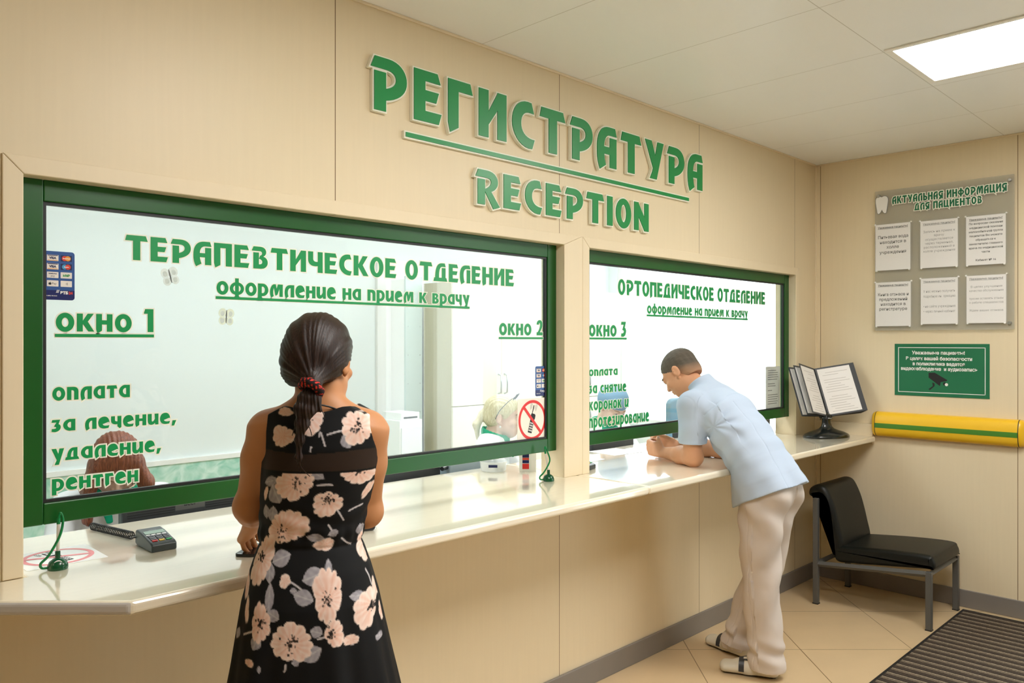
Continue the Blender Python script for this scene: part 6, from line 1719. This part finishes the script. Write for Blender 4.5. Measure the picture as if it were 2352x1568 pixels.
# moccasins
def shoe_col(P):
    c = np.tile(np.array([[lin(214), lin(208), lin(192)]]), (len(P), 1)) * (1 + .05 * vnoise(P, 50, 41))[:, None]
    c[P[:, 2] < .010] = (lin(60), lin(52), lin(46)); return c
m_shoe = vcol_mat('white_leather_moccasin', .42, .45)
for heel, toe in (((3.422, 1.690), (3.312, 1.948)), ((3.530, 1.905), (3.572, 2.160))):
    h2, t2 = np.array([*heel, 0]) - MO, np.array([*toe, 0]) - MO; f_ = (t2 - h2) / np.linalg.norm(t2 - h2); s_ = np.array([f_[1], -f_[0], 0]); Ln = np.linalg.norm(t2 - h2)
    at_ = lambda u, v, w: h2 + f_ * u * Ln + s_ * v + np.array([0, 0, w])
    fl = Field(np.minimum(h2, t2) + (-.07, -.07, -.01), np.maximum(h2, t2) + (.07, .07, .12), .0026)
    fl.lcap(at_(.13, 0, .030), at_(.50, 0, .030), s_, (.034, .034), (.038, .034), .01); fl.lcap(at_(.50, 0, .030), at_(.86, -.002, .026), s_, (.038, .034), (.043, .027), .02)
    fl.cap(at_(.12, 0, .05), at_(.2, 0, .055), .028, .028, .02); fl.cap(at_(.45, 0, .052), at_(.62, 0, .045), .026, .024, .02)
    fl.cap(at_(.14, 0, .10), at_(.36, 0, .088), .026, .024, .006, 'sub')
    fl.f[:] = np.maximum(fl.f, .0015 - fl.coords()[2])
    sh = field_obj(fl, 'shoe', m_shoe, man, 2, shoe_col)
    bm = BM(); pts = [at_(.60, v, w) for v, w in ((-.044, .022), (-.040, .046), (-.026, .066), (0, .0745), (.026, .066), (.040, .046), (.044, .022))]
    P_ = spline([Vector(p) for p in pts], 5)
    A = [bm.verts.new(p + Vector(f_) * -.013) for p in P_]; B = [bm.verts.new(p + Vector(f_) * .011) for p in P_]
    for i in range(len(A) - 1): bm.faces.new((A[i], A[i + 1], B[i + 1], B[i]))
    st_ = obj('strap', bm, m_dark, sh); so = st_.modifiers.new('thickness', 'SOLIDIFY'); so.thickness = .003
    bm = BM(); prism(bm, ellipse(0, 0, .030, .052, 24), 0, .003, Matrix.Translation(Vector(at_(.44, 0, .074))) @ Matrix.Rotation(math.atan2(-f_[0], f_[1]), 4, 'Z') @ Matrix.Rotation(-.12, 4, 'X')); obj('opening_lining', bm, m_dark, sh)
# pen in his right hand
pw = mWR + (-.02, .085, .012)
bm = BM(); a = Vector(MO + pw); tube(bm, [a + Vector((-.045, -.012, -.03)), a + Vector((.0, .0, .012)), a + Vector((.035, .010, .050))], .0042, 10); tag(obj('pen', bm, m_black, smooth=40), 'dark pen held in the right hand of the man leaning on the counter', 'pen')
# ------------------------------------------------------------------ staff behind the glass
m_coat = M('white_coat_cotton', rgb(238, 241, 244), .8, spec=.2, bump=.05, bscale=600)
m_collar = M('green_collar_cotton', rgb(22, 164, 124), .75, spec=.2)
m_staffskirt = M('grey_trousers', rgb(96, 102, 110), .8)
def staff(label, hp, fwd, up, shoulders, hips, facing, k, skin, desk_z=.745, jaw=.95, brow=None, iris=None):
    """seated figure in a white coat; all points in world space, local origin under the hips"""
    O = np.array([hips[0], hips[1], 0.0]); p = empty('person', tuple(O), 0, label=label, cat='person')
    hp = np.array(hp, float) - O; sh = np.array(shoulders, float) - O; hi = np.array(hips, float) - O
    fc = np.array([facing[0], facing[1], 0.0]); fc /= np.linalg.norm(fc); rt = np.array([fc[1], -fc[0], 0.0])
    fl = Field((-.62, -.62, 0), (.62, .62, hp[2] + .17), .0046)
    L, R = head(fl, hp, fwd, up, k, jaw)
    fl.cap(hp + R @ np.array([0, -.035, -.06]) * k, sh + (0, 0, .045), .048, .052, .03)
    fl.lcap(hi, sh, rt, (.14, .10), (.14, .08), .03)
    arms = []
    for s in (-1, 1):
        S = sh + rt * s * .165; E = S + fc * .10 + rt * s * .035 + np.array([0, 0, -.25]); W = E + fc * .21 - rt * s * .06; W[2] = max(desk_z + .03, E[2] - .02)
        E[2] = max(E[2], desk_z + .045)
        fl.cap(S, E, .045, .036, .02); fl.cap(E, W, .036, .024, .02)
        hand(fl, W, fc - rt * s * .25, (0, 0, -1), -rt * s, (.25, .3, .3, .35), .92); arms.append((S, E, W))
        kn = hi + fc * .40 + rt * s * .10 + np.array([0, 0, -.02]); ft = kn + fc * .02; ft[2] = .09
        fl.cap(hi + rt * s * .08, kn, .085, .055, .03); fl.cap(kn, ft, .052, .036, .03); fl.cap(ft + (0, 0, -.05), ft + fc * .13 + np.array([0, 0, -.065]), .032, .022, .03)
    field_obj(fl, 'body', skin, p)
    face_details(p, L, R, k, brow or M('soft_brow', rgb(150, 120, 88), .6), None, iris or m_irisb)
    fl = Field((-.45, -.45, hi[2] - .13), (.45, .45, sh[2] + .13), .0044)
    fl.lcap(hi, lerp(hi, sh, .55), rt, (.185, .145), (.165, .120), .03); fl.lcap(lerp(hi, sh, .55), sh, rt, (.165, .120), (.150, .088), .03)
    for S, E, W in arms:
        fl.cap(sh + (0, 0, .01), S, .075, .062, .03); fl.cap(S, E, .062, .054, .02); fl.cap(E, lerp(E, W, .80), .054, .044, .015)
        d_ = (W - E) / np.linalg.norm(W - E); c_ = lerp(E, W, .78); x, y, z = fl.coords()
        m = (x - c_[0]) * d_[0] + (y - c_[1]) * d_[1] + (z - c_[2]) * d_[2]; near = (x - c_[0]) ** 2 + (y - c_[1]) ** 2 + (z - c_[2]) ** 2 < .10 ** 2
        fl.f[:] = np.where(near, np.maximum(fl.f, m), fl.f)
    fl.cap(sh + (0, 0, .03), sh + fc * .02 + np.array([0, 0, .12]), .066, .075, .01, 'sub')
    ct = field_obj(fl, 'coat', m_coat, p, 2, disp=lambda P: P + np.stack([vnoise(P, 26, 51), vnoise(P, 26, 52), vnoise(P, 26, 53)], 1) * .004)
    # turned-down collar
    fl = Field(sh - .16, sh + .16, .0030)
    for a0 in range(0, 360, 15):
        a, b = math.radians(a0), math.radians(a0 + 15); g = lambda t: sh + rt * .080 * math.sin(t) - fc * .070 * math.cos(t) + fc * .014 + np.array([0, 0, .084 - .046 * (1 - math.cos(t)) / 2])
        fl.lcap(g(a), g(b), (0, 0, 1), (.024, .009), (.024, .009), .004)
    for s in (-1, 1): fl.lcap(sh + rt * s * .048 + fc * .070 + np.array([0, 0, .04]), sh + rt * s * .034 + fc * .116 + np.array([0, 0, -.045]), rt, (.024, .008), (.012, .007), .01)
    field_obj(fl, 'collar', m_collar, ct, 1)
    return p, hp, L, R, sh, fc, rt, O

# blonde receptionist, in profile
B = sumD(1156, 956, 6.15)
p, hp, L, R, sh, fc, rt, O = staff('blonde woman in a white coat with green collar, glasses pushed up on her head', B, (.60, -.80, -.10), (.05, -.05, 1), (B.x - .035, B.y + .045, B.z - .165), (B.x - .07, B.y + .10, .53), (.60, -.80), .98, m_skinF)
m_blonde = hair_mat('blonde_hair', rgb(206, 192, 150), rgb(240, 232, 204), (60, 60, 8), .4)
fl = Field(hp - .2, hp + .16, .0028)
H = lambda a, b, c: hp + R @ np.array([a, b, c]) * .98
fl.ell(H(0, -.012, .038), (.081, .100, .084), R, .01); fl.ell(H(0, -.045, -.01), (.074, .066, .062), R, .02)
fl.ell(H(0, .082, -.045), (.09, .075, .098), R, .008, 'sub'); fl.ell(H(0, -.015, -.115), (.12, .11, .06), R, .004, 'sub')
for sx in (-1, 1): fl.ell(H(sx * .083, -.002, -.022), (.022, .026, .036), R, .004, 'sub')
fl.cap(H(0, -.085, .005), H(0, -.115, .0), .030, .020, .02); fl.lcap(H(0, -.115, .0), H(.01, -.145, -.06), R[:, 0], (.028, .020), (.030, .018), .02); fl.lcap(H(.01, -.145, -.06), H(.01, -.13, -.14), R[:, 0], (.030, .018), (.012, .008), .02)
hr = field_obj(fl, 'hair', m_blonde, p, 2, disp=lambda P: P + ((P - hp) / np.linalg.norm(P - hp, axis=1)[:, None]) * (.0012 * np.sin(((P - hp) @ R)[:, 0] * 500 + 5 * vnoise(P, 14, 61)))[:, None])
bm = BM(); ring_ = [Vector(H(.024 * math.cos(a), -.118 + .006 * math.cos(a), .002 + .022 * math.sin(a))) for a in [2 * PI * i / 16 for i in range(17)]]; tube(bm, ring_, .007, 8, cap=False); obj('hair_tie', bm, m_black, hr, smooth=60)
m_spec = M('dark_metal_glasses', rgb(70, 78, 90), .3, metal=.5)
gl = empty('glasses', tuple(O), 0, label='thin framed glasses pushed up on the hair of the blonde receptionist', cat='glasses')
for sx in (-1, 1):
    bm = BM(); tube(bm, [Vector(H(sx * .034 + .027 * math.cos(a), .062 + .010 * math.sin(a), .118 + .018 * math.sin(a))) for a in [2 * PI * i / 24 for i in range(25)]], .0017, 6, cap=False); obj('rim', bm, m_spec, gl, smooth=60)
    bm = BM(); tube(bm, spline([Vector(H(sx * .062, .062, .118)), Vector(H(sx * .082, .035, .095)), Vector(H(sx * .088, -.005, .045)), Vector(H(sx * .087, -.022, .012)), Vector(H(sx * .083, -.030, -.012))], 6), .0018, 6); obj('temple', bm, m_spec, gl, smooth=60)
bm = BM(); tube(bm, [Vector(H(-.008, .064, .120)), Vector(H(0, .067, .124)), Vector(H(.008, .064, .120))], .0016, 6); obj('bridge', bm, m_spec, gl)
bm = BM(); bmesh.ops.create_uvsphere(bm, u_segments=12, v_segments=8, radius=.006, matrix=Matrix.Translation(Vector(H(.076, .0, -.052)))); obj('earring', bm, m_white, p, smooth=80)
# red-haired receptionist, head bowed over the desk
A = sumD(266, 1068, 4.25)
p, hp, L, R, sh, fc, rt, O = staff('red haired woman in a white coat with green collar, head bowed at the left desk', A, (-.16, -.70, -.70), (-.13, -.66, .74), (A.x + .03, A.y + .10, A.z - .165), (A.x + .06, A.y + .26, .53), (-.18, -.98), .98, m_skinF)
m_redh = hair_mat('auburn_hair', rgb(92, 44, 28), rgb(150, 84, 56), (60, 60, 6), .45)
fl = Field(hp - .26, hp + .20, .0032)
H = lambda a, b, c: hp + R @ np.array([a, b, c]) * .98
fl.ell(H(0, -.012, .038), (.088, .104, .088), R, .01); fl.ell(H(0, -.06, -.04), (.082, .062, .075), R, .03)
for sx in (-1, 1):
    a, b, c = H(sx * .070, .020, .02), hp + rt * sx * -.098 * -1 + fc * .045 + np.array([0, 0, -.065]), hp + rt * sx * .100 + fc * .030 + np.array([0, 0, -.19])
    fl.lcap(a, b, fc, (.060, .028), (.062, .026), .03); fl.lcap(b, c, fc, (.062, .026), (.050, .018), .02)
fl.ell(H(0, .095, -.055), (.062, .080, .095), R, .01, 'sub')
x, y, z = fl.coords(); lx = ((x - hp[0]) * R[0, 0] + (y - hp[1]) * R[1, 0] + (z - hp[2]) * R[2, 0]); lz = ((x - hp[0]) * R[0, 2] + (y - hp[1]) * R[1, 2] + (z - hp[2]) * R[2, 2])
fl.f[:] = fl.f + np.where(lz > .02, .0045 * np.exp(-((lx - .004) / .0035) ** 2), 0).astype(np.float32)
field_obj(fl, 'hair', m_redh, p, 2, disp=lambda P: P + ((P - hp) / np.linalg.norm(P - hp, axis=1)[:, None]) * (.0013 * np.sin(((P - hp) @ R)[:, 0] * 420 + 6 * vnoise(P, 10, 71)))[:, None])
# colleague in a blue cap behind the second window
Cc = sumD(1408, 932, 7.25)
p, hp, L, R, sh, fc, rt, O = staff('colleague in a blue medical cap and white coat bent over the desk, second window', Cc, (-.22, -.80, -.55), (-.1, -.52, .84), (Cc.x + .02, Cc.y + .10, Cc.z - .185), (Cc.x + .05, Cc.y + .24, .53), (-.2, -.98), .98, m_skinF)
H = lambda a, b, c: hp + R @ np.array([a, b, c]) * .98
fl = Field(hp - .18, hp + .18, .0034)
fl.ell(H(0, -.018, .050), (.090, .108, .088), R, .01); fl.ell(H(0, -.06, .02), (.080, .070, .080), R, .03)
fl.ell(H(0, .06, -.07), (.13, .12, .098), R, .004, 'sub'); fl.ell(H(0, -.03, -.10), (.13, .13, .07), R, .006, 'sub')
field_obj(fl, 'cap', M('blue_medical_cap', rgb(130, 166, 196), .8, bump=.1), p, 2, disp=lambda P: P + np.stack([vnoise(P, 40, 81)] * 3, 1) * .0022)
for x, y, rz, lb in ((B.x - .07, B.y + .10, -2.5, 'blue grey office stool under the blonde receptionist'), (A.x + .06, A.y + .26, 2.96, 'blue grey office stool under the red haired receptionist'), (Cc.x + .05, Cc.y + .24, 2.94, 'blue grey office stool under the colleague in the blue cap')):
    office_chair((x, y, -.02), rz, lb, False)
